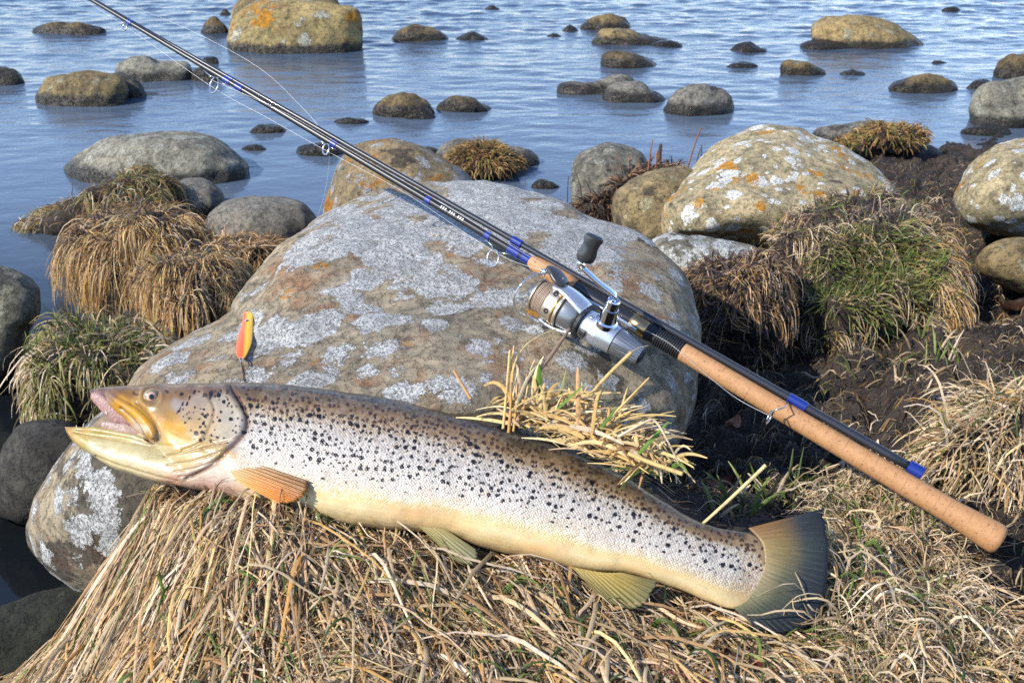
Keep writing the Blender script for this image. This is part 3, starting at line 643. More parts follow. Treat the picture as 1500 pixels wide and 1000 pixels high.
tussock('broad mossy tussock with green and pale grass right of the reel', [(1128,430),(1135,378),(1160,340),(1215,316),(1290,304),(1345,330),(1388,375),(1402,420),(1395,470),(1370,530),(1290,565),(1190,540),(1145,490)], (1265,440), 2.12, .16, .25,
        [dict(n=4200, L=.04, width=.0018, pal=lambda n: mixpal(n, (OLIVE, .4), (PALE, .3), (BROWN, .2), (DUN, .25)), gravity=.3, dirbias=(.3, -.2, 0), clear=.001, curl=.5, jump=-.25, upmin=-.2, locks=.4), dict(n=2200, L=.032, width=.0017, pal=lambda n: mixpal(n, (GREEN, .5), (OLIVE, .5)), gravity=.1, curl=.5, jump=0., region=lambda u, w: ((u - 1285) / 95) ** 2 + ((w - 410) / 75) ** 2 < 1),
         dict(n=1300, L=.06, width=.0016, pal=lambda n: mixpal(n, (PALE, .7), (STRAW, .3)), gravity=.8, dirbias=(.7, -.6, 0), locks=.9, curl=.12), dict(n=160, L=.04, width=.0022, pal=lambda n: pick(GREEN, n), gravity=-.3, curl=.5, upmin=.3),
         dict(n=1300, L=.12, width=.0016, pal=BLOND, gravity=1.25, upmin=.1, locks=.9, curl=.12, region=lambda u, w: (u > 1330) & (w > 330), dirbias=(.5, -.1, 0)), dict(n=1300, L=.03, width=.003, pal=purp, gravity=.3, upmin=.0, curl=.7)], seed=111, kup=.5)
tussock('dark overhanging turf with pale roots trailing from it, right of the great boulder', [(1015,420),(1030,398),(1070,384),(1120,388),(1148,410),(1152,460),(1130,515),(1070,535),(1030,505)], (1085,455), 2.0, .12, .15,
        [dict(n=800, L=.10, width=.0015, pal=lambda n: mixpal(n, (STRAW, .6), (BROWN, .4)), gravity=1.3, upmin=.2, locks=.85, curl=.25, dirbias=(0, -.5, 0)), dict(n=1200, L=.03, width=.003, pal=purp, gravity=.3, upmin=-.2, curl=.7), MAT(400, .04)], seed=113)
tussock('dry pale tussock beside the cork handle at the right edge', [(1370,690),(1390,640),(1430,612),(1490,596),(1560,590),(1620,660),(1610,780),(1540,850),(1470,850),(1410,790)], (1500,720), 1.36, .1, .16,
        [dict(n=1900, L=.085, width=.0022, pal=lambda n: mixpal(n, (PALE, .75), (GREEN, .06), (STRAW, .3)), gravity=.5, upmin=-.2, jump=.1, curl=.7), dict(n=900, L=.11, width=.0028, pal=lambda n: mixpal(n, (PALE, .8), (GOLD, .1)), gravity=.6, upmin=-.1, curl=.7, jump=.15), dict(n=160, L=.05, width=.003, pal=lambda n: pick(GREEN, n), gravity=-.3, curl=.5, upmin=.1)], seed=115)
tussock('round brown weed clump on the grey rock behind the great boulder', [(662,240),(672,224),(700,214),(733,218),(755,236),(758,255),(710,266),(668,260)], (710,240), 3.66, .1, .12,
        [dict(n=1800, L=.035, width=.0035, pal=lambda n: mixpal(n, (BROWN, .8), (OLIVE, .2)), gravity=.5, curl=.7, jump=-.2)], seed=117, name='weed_clump', cat='seaweed')
tussock('brown weed mat over the grey rock behind the spotted boulder', [(1215,222),(1240,207),(1290,194),(1328,190),(1350,207),(1345,222),(1280,228)], (1285,208), 3.85, .12, .12,
        [dict(n=1800, L=.035, width=.0035, pal=lambda n: mixpal(n, (BROWN, .8), (OLIVE, .3)), gravity=.5, curl=.7, jump=-.2)], seed=119, name='weed_clump', cat='seaweed')

# ------------------------------------------------------------ foreground grass on the bank
def inpoly(u, w, poly):
    poly = np.array(poly); r = np.zeros(len(u), bool); j = len(poly) - 1
    for i in range(len(poly)):
        xi, yi = poly[i]; xj, yj = poly[j]
        r ^= ((yi > w) != (yj > w)) & (u < (xj - xi) * (w - yi) / (yj - yi + 1e-12) + xi); j = i
    return r
def field_blades(n, x0, x1, y0, y1, region, L, width, az, pal, layer=.02, jit=.45, curl=.25, segs=8, arch=1., zmin=-.02, sticky=1., roll=.6, fold=True):
    X = rng.uniform(x0, x1, n * 3); Y = rng.uniform(y0, y1, n * 3); Z = terr(X, Y)
    u, w, d = project(np.stack([X, Y, Z], 1)); ok = region(X, Y, u, w) & (Z > zmin)
    X, Y = X[ok][:n], Y[ok][:n]; n = len(X); Z = terr(X, Y)
    a = az(X, Y) + rng.normal(0, jit, n) + .5 * n2(X, Y, 14, 2, 77)
    Ls = L * rng.uniform(.4, 1.3, n); st = Ls / (segs - 1); path = np.zeros((n, segs, 3)); cu = rng.normal(0, curl, n)
    h0 = layer * rng.random(n) ** 1.2; amp = arch * Ls * rng.uniform(.0, .28, n); tz = Z.copy()
    for s in range(segs):
        tt = s / (segs - 1); zt = terr(X, Y)
        tz = np.maximum(zt, tz - st * 1.2) if s else zt
        path[:, s] = np.stack([X, Y, tz + h0 * min(1, tt * 3) + amp * math.sin(math.pi * min(1, tt * 1.1))], 1)
        a = a + cu / segs * 2 + rng.normal(0, .08, n); X = X + np.cos(a) * st; Y = Y + np.sin(a) * st
    return ribbons(path, width * np.clip(rng.lognormal(-.15, .5, n), .25, 1.8), pal(n), roll=roll, fold=fold)
def shoots(n, poly, L, width, pal, lean=(.0, .0), sp_=.35, x0=-1, x1=1.4, y0=.4, y1=2.4, segs=6, droop=.4):
    X = rng.uniform(x0, x1, n * 60); Y = rng.uniform(y0, y1, n * 60); Z = terr(X, Y)
    u, w, d = project(np.stack([X, Y, Z], 1)); ok = inpoly(u, w, poly); X, Y, Z = X[ok][:n], Y[ok][:n], Z[ok][:n]; n = len(X)
    D = np.stack([lean[0] + rng.normal(0, sp_, n), lean[1] + rng.normal(0, sp_, n), np.ones(n)], 1); D /= np.linalg.norm(D, axis=1)[:, None]
    st = L * rng.uniform(.4, 1.3, n) / (segs - 1); path = np.zeros((n, segs, 3)); q = np.stack([X, Y, Z - .003], 1)
    for s in range(segs):
        path[:, s] = q; D = D + np.stack([D[:, 0] * droop * .5, D[:, 1] * droop * .5, -np.full(n, droop * .3 * s / segs)], 1); D /= np.linalg.norm(D, axis=1)[:, None]; q = q + D * st[:, None]
    return ribbons(path, width * rng.uniform(.6, 1.3, n), pal(n), up=np.tile([0, -1., .4], (n, 1)), roll=.5)
o = link('green_grass', shoots(260, [(1040,745),(1090,720),(1200,700),(1250,720),(1215,750),(1120,752),(1060,768)], .05, .005, lambda n: mixpal(n, (GREEN, .7), (PALE, .4)), sp_=.4), M_grass, None, (.3, 1., .2)); o['kind'] = 'stuff'
# the mat of combed dry grass
def az_fg(X, Y):
    # left: falls away to the lower left; middle: combed down-right; right: tangled
    a = np.where(X < -.32, math.radians(-118), math.radians(-62))
    k = np.clip((X + .42) / .25, 0, 1); a = math.radians(-125) * (1 - k) + math.radians(-58) * k
    return a + np.where(X > .05, rng.normal(0, .75, len(X)) * np.clip((.86 - Y) / .12, .25, 1), 0)
FGP = [(150,740),(200,705),(330,695),(560,742),(700,770),(900,822),(1060,872),(1200,900),(1215,760),(1260,735),(1330,790),(1400,900),(1480,960),(1600,1120),(-100,1200),(-20,960),(60,935),(130,880),(135,800)]
reg = lambda X, Y, u, w: inpoly(u, w, FGP)
def fg(n, **kw): return field_blades(n, -.95, .85, .33, 1.15, reg, **kw)
fgpal = lambda n: mixpal(n, (STRAW, .42), (PALE, .42), (GREEN, .07), (BROWN, .2), (RED, .02), (DUN, .2))
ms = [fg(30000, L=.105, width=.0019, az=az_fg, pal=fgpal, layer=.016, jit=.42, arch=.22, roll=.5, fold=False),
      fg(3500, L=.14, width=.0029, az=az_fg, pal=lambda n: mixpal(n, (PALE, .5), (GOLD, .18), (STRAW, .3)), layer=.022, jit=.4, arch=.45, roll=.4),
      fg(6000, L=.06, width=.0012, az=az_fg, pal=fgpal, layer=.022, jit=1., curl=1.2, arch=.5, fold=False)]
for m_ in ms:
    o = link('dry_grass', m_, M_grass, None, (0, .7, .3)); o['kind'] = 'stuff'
o = link('dry_grass', shoots(1500, [(215,700),(330,700),(560,745),(700,775),(900,825),(1060,870),(1040,890),(880,860),(700,815),(560,790),(330,752),(215,730)], .05, .0018, fgpal, sp_=.9, x0=-.6, x1=.4, y0=.7, y1=1.2, droop=.9), M_grass, None, (0, .7, .3)); o['kind'] = 'stuff'
grg = fg(1100, L=.055, width=.003, az=az_fg, pal=lambda n: pick(GREEN, n), layer=.02, jit=.9, arch=1.2)
o = link('green_grass', grg, M_grass, None, (0, .7, .3)); o['kind'] = 'stuff'
# pale tangle right of the tail
REG2 = [(1210,740),(1300,720),(1350,800),(1420,930),(1500,1000),(1250,1050),(1180,920),(1215,880)]
for kw in (dict(n=5200, L=.075, width=.0018, pal=lambda n: mixpal(n, (PALE, .85), (STRAW, .2)), layer=.05, curl=1.3), dict(n=600, L=.05, width=.003, pal=lambda n: pick(GREEN, n), layer=.05, curl=.5)):
    n = int(kw.pop('n') * 1.25); o = link('dry_grass', field_blades(n, .15, .9, .5, 1.3, lambda X, Y, u, w: inpoly(u, w, REG2), az=lambda X, Y: rng.uniform(-3.1, 3.1, len(X)), jit=.6, arch=1.3, **kw), M_grass, None, (.4, .8, .3)); o['kind'] = 'stuff'

# upright green shoots by the tail
o = link('green_grass', shoots(800, [(1220,760),(1300,740),(1330,840),(1450,980),(1200,1000),(1100,960),(1215,880)], .05, .0035, lambda n: mixpal(n, (GREEN, .8), (PALE, .3)), sp_=.6), M_grass, None, (.4, .8, .2)); o['kind'] = 'stuff'
o = link('green_grass', shoots(160, [(1230,540),(1350,480),(1420,520),(1380,560),(1280,580)], .05, .0035, lambda n: mixpal(n, (GREEN, .6), (PALE, .6)), sp_=.5, y1=2.6), M_grass, None, (.7, 1.8, .2)); o['kind'] = 'stuff'

# peat fibres, roots and litter over the dark ground
PEATP = [(1000,420),(1130,330),(1200,220),(1290,205),(1420,235),(1500,330),(1560,430),(1600,700),(1600,1100),(1380,960),(1300,800),(1210,740),(1060,770),(960,700),(1020,640),(1030,520)]
def pr_(X, Y, u, w): return inpoly(u, w, PEATP)
dk_ = lambda n: pick([lin('#3a302a'), lin('#544a40'), lin('#2a2220'), lin('#6e6252'), lin('#8a7a62'), lin('#5a4a34')], n)
o = link('peat_litter', field_blades(26000, 0, 2.2, .6, 4.2, pr_, L=.022, width=.0016, az=lambda X, Y: rng.uniform(-3.1, 3.1, len(X)), pal=dk_, layer=.006, segs=4, arch=.6, fold=False, zmin=-.005), M_grass, None, (1, 1.5, .1)); o['kind'] = 'stuff'
o = link('moss', field_blades(3800, 0, 2., .6, 3.4, lambda X, Y, u, w: pr_(X, Y, u, w) & (n2(X, Y, 5, 2, 91) > .18), L=.02, width=.0018, az=lambda X, Y: rng.uniform(-3.1, 3.1, len(X)), pal=lambda n: mixpal(n, (OLIVE, .5), (BROWN, .4), (GREEN, .15)), layer=.01, segs=4, arch=1.5, fold=False, zmin=.01), M_grass, None, (1, 1.5, .1)); o['kind'] = 'stuff'
o = link('peat_litter', field_blades(2600, 0, 2., .6, 3.2, pr_, L=.035, width=.0018, az=lambda X, Y: rng.uniform(-3.1, 3.1, len(X)), pal=lambda n: mixpal(n, (PALE, .6), (BROWN, .5)), layer=.012, segs=6, curl=1., arch=1.2, fold=False, zmin=-.005), M_grass, None, (1, 1.5, .1)); o['kind'] = 'stuff'
#MARK_FISH
# ------------------------------------------------------------ the trout
U = [((131,571),(133,580),.006),((145,568),(146,594),.014),((170,565),(168,603),.022),((200,564),(196,628),.030),((225,563),(224,655),.037),((260,562),(255,695),.043),
 ((300,561),(295,713),.048),((345,560),(330,726),.052),((400,561),(380,741),.055),((460,567),(435,753),.058),((520,576),(490,765),.060),((580,585),(545,774),.060),
 ((640,600),(598,778),.058),((700,617),(655,784),.055),((760,637),(705,801),.051),((820,655),(765,815),.047),((870,675),(820,829),.042),((920,700),(865,837),.037),
 ((960,725),(915,840),.032),((1000,751),(960,851),.027),((1040,769),(1000,865),.021),((1078,777),(1040,881),.014),((1105,784),(1066,890),.008),((1121,800),(1085,890),.0045),((1131,822),(1103,878),.0022)]
J = [((94,624),(97,633),.006),((108,626),(110,649),.013),((130,629),(135,667),.018),((160,632),(165,685),.022),((195,636),(200,697),.027),((230,640),(235,707),.031),((265,650),(265,712),.033),((300,665),(300,718),.030)]
def fishdepth(x, y):   # the lie of the trout's midplane: it rests against the slope
    return 1.155 - .13 * (np.asarray(x) - 100) / 1000 - .00045 * (np.asarray(y) - (640 + .2 * (np.asarray(x) - 100)))
def tubeloft(S, nst=14, ring=48, sx=.9):
    a = np.array([[*p[0], *p[1], p[2]] for p in S], float); d = catmull(a, nst * (len(a) - 1), closed=False)
    th = np.arange(ring) / ring * 2 * math.pi; c, s_ = np.cos(th), np.sin(th)
    T = d[:, 0:2]; B = d[:, 2:4]; C = (T + B) / 2; h = (T - B) / 2; w = np.abs(d[:, 4])
    px = C[:, None, :] + h[:, None, :] * (np.sign(c) * np.abs(c) ** sx)[None, :, None]
    dep = fishdepth(px[..., 0], px[..., 1]) - w[:, None] * (np.sign(s_) * np.abs(s_) ** .8)[None] * np.where(s_ > 0, 1., .75)[None]
    v = P(px[..., 0], px[..., 1], dep).reshape(-1, 3); m = len(d); f = []
    i = np.arange(m - 1)[:, None] * ring; k = np.arange(ring)[None]; k2 = (k + 1) % ring
    f = np.stack([i + k, i + k2, i + ring + k2, i + ring + k], -1).reshape(-1, 4)
    v = np.concatenate([v, [v[:ring].mean(0)], [v[-ring:].mean(0)]]); n = m * ring
    kk = np.arange(ring); c1 = np.stack([np.full(ring, n), (kk + 1) % ring, kk], 1); c2 = np.stack([np.full(ring, n + 1), n - ring + kk, n - ring + (kk + 1) % ring], 1)
    return v, [f, np.concatenate([c1, c2])]
def limb(pts, r):   # pts: px,py,depth offset towards the camera; r in metres
    q = catmull(np.array([(x, y, o_, r_) for (x, y, o_), r_ in zip(pts, r)]), 60, closed=False)
    return tube(P(q[:, 0], q[:, 1], fishdepth(q[:, 0], q[:, 1]) - q[:, 2]), q[:, 3], 16)
body = [tubeloft(U), tubeloft(J),
        limb([(158,575,.014),(176,590,.024),(196,602,.030),(213,618,.033),(224,634,.034),(224,643,.033)], [.003,.0042,.005,.0056,.0055,.0034]),   # maxilla
        limb([(98,627,.007),(116,629,.011),(140,630,.0155),(165,634,.018),(195,640,.022),(222,650,.026),(240,658,.026)], [.0026,.0030,.0034,.0030,.0028,.0020,.001])]
vv, ff = join(*body)
me = fixn(mesh_from('fish_raw', vv, ff)); tmp = bpy.data.objects.new('tmp', me); COL.objects.link(tmp)
md = tmp.modifiers.new('r', 'REMESH'); md.mode = 'VOXEL'; md.voxel_size = .00115; md.adaptivity = 0
md2 = tmp.modifiers.new('s', 'SMOOTH'); md2.iterations = 4; md2.factor = .5
bpy.context.view_layer.update(); dg = bpy.context.evaluated_depsgraph_get()
fm = bpy.data.meshes.new_from_object(tmp.evaluated_get(dg)); bpy.data.objects.remove(tmp)
n = len(fm.vertices); co = np.empty(n * 3, np.float32); fm.vertices.foreach_get('co', co); co = co.reshape(-1, 3).astype(float)
fu, fw, fd = project(co)
# body coordinates: distance along the midline and height across it
mid = catmull(np.array([[(p[0][0] + p[1][0]) / 2, (p[0][1] + p[1][1]) / 2, (p[1][1] - p[0][1]) / 2 * .985, .0] for p in U]), 200, closed=False)
seg = mid[1:, :2] - mid[:-1, :2]; sl = np.hypot(seg[:, 0], seg[:, 1]); cum = np.concatenate([[0], np.cumsum(sl)])
best = np.full(n, 1e9); ss = np.zeros(n); tt_ = np.zeros(n); hh_ = np.ones(n)
for i in range(0, len(seg)):
    dx = fu - mid[i, 0]; dy = fw - mid[i, 1]; q = np.clip((dx * seg[i, 0] + dy * seg[i, 1]) / (sl[i] ** 2 + 1e-9), 0, 1)
    ex_ = dx - q * seg[i, 0]; ey_ = dy - q * seg[i, 1]; D = np.hypot(ex_, ey_); m_ = D < best
    best[m_] = D[m_]; ss[m_] = cum[i] + q[m_] * sl[i]; sg = np.sign(seg[i, 0] * ey_ - seg[i, 1] * ex_); tt_[m_] = -(sg * D)[m_]; hh_[m_] = mid[i, 2] * (1 - q[m_]) + mid[i + 1, 2] * q[m_]
tn = np.clip(tt_ / np.maximum(hh_ * .96, 3), -1.1, 1.1)
wob = fbm(co, 30, 3, 5) * .08
stops = [(-1.1,'#d8b880'),(-1,'#e4c890'),(-.8,'#f0dcac'),(-.62,'#efcf8c'),(-.5,'#ecd8b4'),(-.34,'#dfd2c6'),(-.1,'#d6d0ca'),(.15,'#c8c4c2'),(.42,'#b8b0a8'),(.58,'#a08a68'),(.7,'#86683e'),(.86,'#66502c'),(1,'#443618'),(1.1,'#363018')]
tk = np.array([a for a, _ in stops]); ck = np.array([lin(h) for _, h in stops]); tq = tn + wob
bc = np.stack([np.interp(tq, tk, ck[:, i]) for i in range(3)], 1)
tailf = np.clip((fu - 820) / 250, 0, 1)[:, None]; silver = (np.abs(tn - .05) < .6)[:, None] * tailf
bc = bc * (1 - .5 * silver) + lin('#c4bcae') * .5 * silver
bc = bc * (1 - .5 * tailf * (tn < -.35)[:, None]) + lin('#dcc690') * .5 * tailf * (tn < -.35)[:, None]
end = np.clip((fu + .35 * (fw - 800) - 1076 + 22 * fbm(co, 70, 3, 33)) / 24, 0, 1)[:, None]; bc = bc * (1 - .6 * end) + lin('#b49468') * .6 * end
HP = [(135,570,'#5f4630'),(150,567,'#6d4e32'),(175,566,'#7a5c3a'),(200,566,'#86643c'),(225,564,'#7c6040'),(250,565,'#8a6a48'),(280,566,'#7a5834'),(310,568,'#6c4e30'),(340,568,'#5e4830'),(160,575,'#8a6a50'),(140,578,'#a07a70'),
 (190,574,'#8a6430'),(205,585,'#b08840'),(222,581,'#8a7458'),(245,580,'#8c6a44'),(265,576,'#86643c'),(240,595,'#a08458'),(260,592,'#a89c98'),(290,587,'#a89888'),(325,590,'#b4a898'),(335,610,'#bcb4a8'),(305,605,'#bca88c'),
 (275,605,'#b09a80'),(250,610,'#b88c48'),(245,625,'#d09a28'),(262,632,'#dca838'),(285,628,'#c8a878'),(250,642,'#e0b848'),(270,650,'#dcb850'),(300,630,'#c8b088'),(330,635,'#c4b8a4'),(320,655,'#cbb080'),(295,655,'#d4b068'),(345,650,'#c8b8b0'),
 (178,590,'#c89018'),(196,602,'#d8a020'),(213,618,'#d89c1c'),(222,634,'#c89020'),(208,628,'#e8d8c8'),(228,640,'#b8a078'),(100,624,'#a07c38'),(115,628,'#b89848'),(140,631,'#ccb464'),(170,634,'#d4c080'),(200,641,'#d8c890'),
 (98,632,'#c8a058'),(115,645,'#dcc478'),(140,655,'#e4dcae'),(165,660,'#e8deb0'),(200,660,'#dcd0a0'),(235,662,'#d8cc98'),(160,680,'#ecdca8'),(200,690,'#ecdcb0'),(240,690,'#ecd8b0'),(265,675,'#e4cc90'),(280,700,'#f0d4c0'),(310,690,'#f0dccc'),(300,715,'#f0c8b8'),
 (250,705,'#e8b8a0'),(340,690,'#f0e0d4'),(345,720,'#ecd0bc'),(335,672,'#dcb878')]
hx = np.array([[a, b_] for a, b_, _ in HP], float); hc = np.array([lin(c_) for _, _, c_ in HP])
hm = fu < 400; D2 = ((fu[hm][:, None] - hx[None, :, 0]) ** 2 + (fw[hm][:, None] - hx[None, :, 1]) ** 2); wgt = 1 / (D2 + 12) ** 2.2
hcol = (wgt[..., None] * hc[None]).sum(1) / wgt.sum(1)[:, None]; hk = np.clip((372 - fu[hm] + .0 * fw[hm]) / 40, 0, 1)[:, None]
bc[hm] = bc[hm] * (1 - hk) + hcol * hk
# blush round the vent and under the throat
for x, y, rx, ry, h_, a_ in [(605,752,45,14,'#e0a060',.55),(800,800,40,12,'#e4a860',.5),(300,718,70,8,'#d88878',.6),(655,765,40,10,'#f0b868',.4),(930,830,60,12,'#e0b060',.3),(770,770,120,16,'#eccc90',.3)]:
    k_ = (a_ * np.exp(-(((fu - x) / rx) ** 2 + ((fw - y) / ry) ** 2)))[:, None]; bc = bc * (1 - k_) + lin(h_) * k_
# creases: gill cover, cheek, branchiostegal rays, mouth corner, nostril
def pdist(poly):
    q = catmull(np.array(poly, float), 60, closed=False); d = np.full(n, 1e9); m_ = fu < 420; uu_, ww_ = fu[m_], fw[m_]; dd = np.full(m_.sum(), 1e9)
    for i in range(len(q) - 1):
        e = q[i+1] - q[i]; t_ = np.clip(((uu_ - q[i,0]) * e[0] + (ww_ - q[i,1]) * e[1]) / (e @ e + 1e-9), 0, 1)
        dd = np.minimum(dd, np.hypot(uu_ - q[i,0] - t_ * e[0], ww_ - q[i,1] - t_ * e[1]))
    d[m_] = dd; return d
wr = np.abs(fbm(np.stack([fu * .012, fw * .05, 0 * fu], 1), 1., 4, 71)); wk = np.clip(1 - wr / .06, 0, 1) * (fu < 372) * (fw > 640); bc = bc * (1 - .22 * wk[:, None]) + lin('#a8744c') * .22 * wk[:, None]
front = (fd < fishdepth(fu, fw) + .002)
disp = -.0004 * wk
creases = [([(338,566),(351,586),(361,608),(360,628),(348,645),(329,662),(304,684),(273,701)], 3., .0035, '#6a3a30', .75), ([(306,580),(314,600),(307,625),(292,648),(267,659)], 2.4, .0014, '#8a6a58', .35),
 ([(240,668),(280,660),(320,650),(350,640)], 1.6, .0014, '#a07a50', .5), ([(245,680),(285,674),(325,660)], 1.5, .0012, '#a88458', .45), ([(255,690),(290,684),(325,668)], 1.5, .0012, '#b08c60', .4), ([(262,698),(290,693),(318,680)], 1.5, .0012, '#b88c68', .4),
 ([(176,598),(192,612),(207,630),(214,643),(226,648),(233,638),(226,618),(212,600),(200,590)], 1.8, .0018, '#5a4426', .6), ([(140,668),(170,680),(215,694),(260,705)], 1.8, .0016, '#b09468', .35), ([(110,632),(150,640),(200,650),(250,652)], 1.4, .0008, '#c0a070', .25), ([(197,575),(202,577)], 2., .002, '#3c2c20', .7)]
for poly, wd, am, h_, a_ in creases:
    k_ = np.exp(-(pdist(poly) / wd) ** 2) * front; disp -= am * k_; bc = bc * (1 - a_ * k_[:, None]) + lin(h_) * a_ * k_[:, None]
for poly in ([(330,566),(343,590),(352,610),(350,630),(340,644),(322,658)],): disp += .0016 * np.exp(-(pdist(poly) / 5) ** 2) * front
ey = np.hypot(fu - 222, fw - 581); disp += front * (.0016 * np.exp(-((ey - 15) / 4.) ** 2) - .004 * np.exp(-(ey / 10) ** 2))
no = np.empty(n * 3, np.float32); fm.vertices.foreach_get('normal', no) if False else None
fm.update(); no = np.array([v_.normal[:] for v_ in fm.vertices])
co2 = co + no * (disp + .0006 * fbm(co, 60, 2, 8))[:, None]
fm.vertices.foreach_set('co', co2.astype(np.float32).ravel()); fm.update()
fm.polygons.foreach_set('use_smooth', np.ones(len(fm.polygons), bool))
bc[hm] *= (1 - .20 * np.clip((fw[hm] - 622) / 20, 0, 1) * hk[:, 0])[:, None]
bc = bc * (.66 * (1 + .10 * fbm(co, 90, 3, 12)))[:, None] * np.array([1.03, 1., .92]); setcol(fm, bc); setvec(fm, np.stack([ss * .00074, tt_ * .00074, np.zeros(n)], 1), 'fuv')
# density of dark spots over the skin
sd = np.interp(tn, [-1, -.42, -.3, -.12, .1, .5, .68, .8], [0, 0, .2, .7, .85, .85, .4, .0]); sd = np.where(fu > 780, np.interp(tn, [-1, -.35, -.15, .1, .5, .68, .8], [0, 0, .25, .6, .75, .4, .0]), sd)
head = np.clip((368 - fu) / 8, 0, 1); hd = .5 * ((fu > 258) & (fw > 572) & (fw < 650) & (fu + .9 * (650 - fw) > 290)); sd = sd * (1 - head) + hd * head
sb = np.interp(tn, [.45, .62, .75, 1.], [0, .8, .95, .7]) * (fu > 352) + .28 * ((fu <= 352) & (fu > 240) & (fw < 582))
sc = np.interp(tn, [-.75, -.45, .5, .75, 1], [.1, 1, 1, .35, .15]) * np.clip((fu + .35 * (fw - 640) - 355) / 12, 0, 1)
setflt(fm, sd, 'spots'); setflt(fm, sb, 'backspots'); setflt(fm, sc, 'scaly')
mf, t, b, o = newmat('trout skin'); g = G(t); uv = g.attr('fuv').outputs['Vector']
dn = g.noise(uv, 520, 3, .7); du = g.vmath('ADD', uv, g.vmath('MULTIPLY', g.vmath('SUBTRACT', dn.outputs[1], (.5, .5, .5)), (.0048, .0048, 0)))
def spotlayer(scale, rlo, rhi, attrn, off):
    vo = g.vor(g.vmath('ADD', du, (off, off * .7, 0)), scale, .72); vo.voronoi_dimensions = '2D'; s3 = g.n('ShaderNodeSeparateColor'); g.put(s3.inputs[0], vo.outputs['Color'])
    rad = g.mixf(s3.outputs[0], rlo, rhi); m_ = g.step(g.math('SUBTRACT', rad, vo.outputs['Distance']), -.02, .02)
    return g.math('MULTIPLY', m_, g.math('LESS_THAN', s3.outputs[1], g.attr(attrn).outputs['Fac']))
sp1 = spotlayer(110, .12, .31, 'spots', 0.); sp2 = spotlayer(150, .2, .36, 'backspots', .31); sp3 = spotlayer(150, .10, .26, 'spots', .77)
rot = g.n('ShaderNodeVectorRotate', rotation_type='Z_AXIS'); g.put(rot.inputs['Vector'], uv); rot.inputs['Angle'].default_value = .785
sca = g.vor(g.vmath('MULTIPLY', rot.outputs[0], (1., 1., 1.)), 400, .5); sca.voronoi_dimensions = '2D'; sd_ = sca.outputs['Distance']
sm = g.n('ShaderNodeSeparateColor'); g.put(sm.inputs[0], sca.outputs['Color']); sk_ = g.attr('scaly').outputs['Fac']
c = g.attr('Col').outputs['Color']
c = g.mix(g.math('MULTIPLY', g.math('MULTIPLY', g.step(sd_, .36, .62), .42), sk_), c, lin('#6a5e54'))
c = g.mix(g.math('MULTIPLY', g.math('MULTIPLY', sm.outputs[0], .3), sk_), c, lin('#f4ece0'))
mot = g.noise(uv, 70, 6, .75).outputs[0]; c = g.mix(g.math('MULTIPLY', g.step(mot, .48, .7), .3), c, lin('#a07a58'))
fine_ = g.noise(uv, 900, 3, .8).outputs[0]; c = g.mix(g.math('MULTIPLY', g.step(fine_, .52, .7), .35), c, lin('#4a3a2a'))
c = g.mix(g.math('MULTIPLY', sp2, .85), c, lin('#2e1a14')); c = g.mix(g.math('MULTIPLY', sp3, .9), c, lin('#17171c')); c = g.mix(g.math('MULTIPLY', sp1, .98), c, lin('#0c0c10'))
g.put(b.inputs['Base Color'], c); g.put(b.inputs['Roughness'], g.mixf(sm.outputs[1], .27, .45)); b.inputs['Coat Weight'].default_value = .14; b.inputs['Coat Roughness'].default_value = .14
b.inputs['Specular IOR Level'].default_value = .4
hgt = g.math('MULTIPLY', g.math('SUBTRACT', 1., sd_), sk_); hgt = g.math('ADD', hgt, g.math('MULTIPLY', g.noise(uv, 600, 2).outputs[0], .15))
g.put(b.inputs['Normal'], g.bump(hgt, .8, .0012))
FB = tuple(P(620, 760, 1.08)); FISH = thing('trout', 'big black-spotted silver trout lying open-mouthed on dry grass against the great boulder', 'fish', FB)
link('body', fm, mf, FISH)
# fins ------------------------------------------------------
mfin, t, b, o = newmat('fin membrane'); g = G(t); ca = g.attr('Col').outputs['Color']; fv = g.attr('fuv').outputs['Vector']
sx_ = g.n('ShaderNodeSeparateXYZ'); g.put(sx_.inputs[0], fv)
wvn = g.math('SINE', g.math('ADD', g.math('MULTIPLY', sx_.outputs[0], 1.), g.math('MULTIPLY', g.noise(fv, 2.5, 3).outputs[0], 6.)))
str_ = g.noise(g.vmath('MULTIPLY', fv, (.35, .9, 1.)), 2., 5, .7).outputs[0]
c = g.mix(g.math('MULTIPLY', g.step(wvn, .1, .95), .13), ca, lin('#2a2618')); c = g.mix(g.math('MULTIPLY', g.step(str_, .46, .66), .45), c, lin('#14140f'))
g.put(b.inputs['Base Color'], c); b.inputs['Roughness'].default_value = .42; b.inputs['Coat Weight'].default_value = .12; b.inputs['Coat Roughness'].default_value = .2
g.put(b.inputs['Normal'], g.bump(wvn, .3, .0005))
trn = g.n('ShaderNodeBsdfTranslucent'); g.put(trn.inputs[0], c); mx = g.n('ShaderNodeMixShader'); mx.inputs[0].default_value = .2
g.L(b.outputs[0], mx.inputs[1]); g.L(trn.outputs[0], mx.inputs[2]); g.L(mx.outputs[0], o.inputs[0])
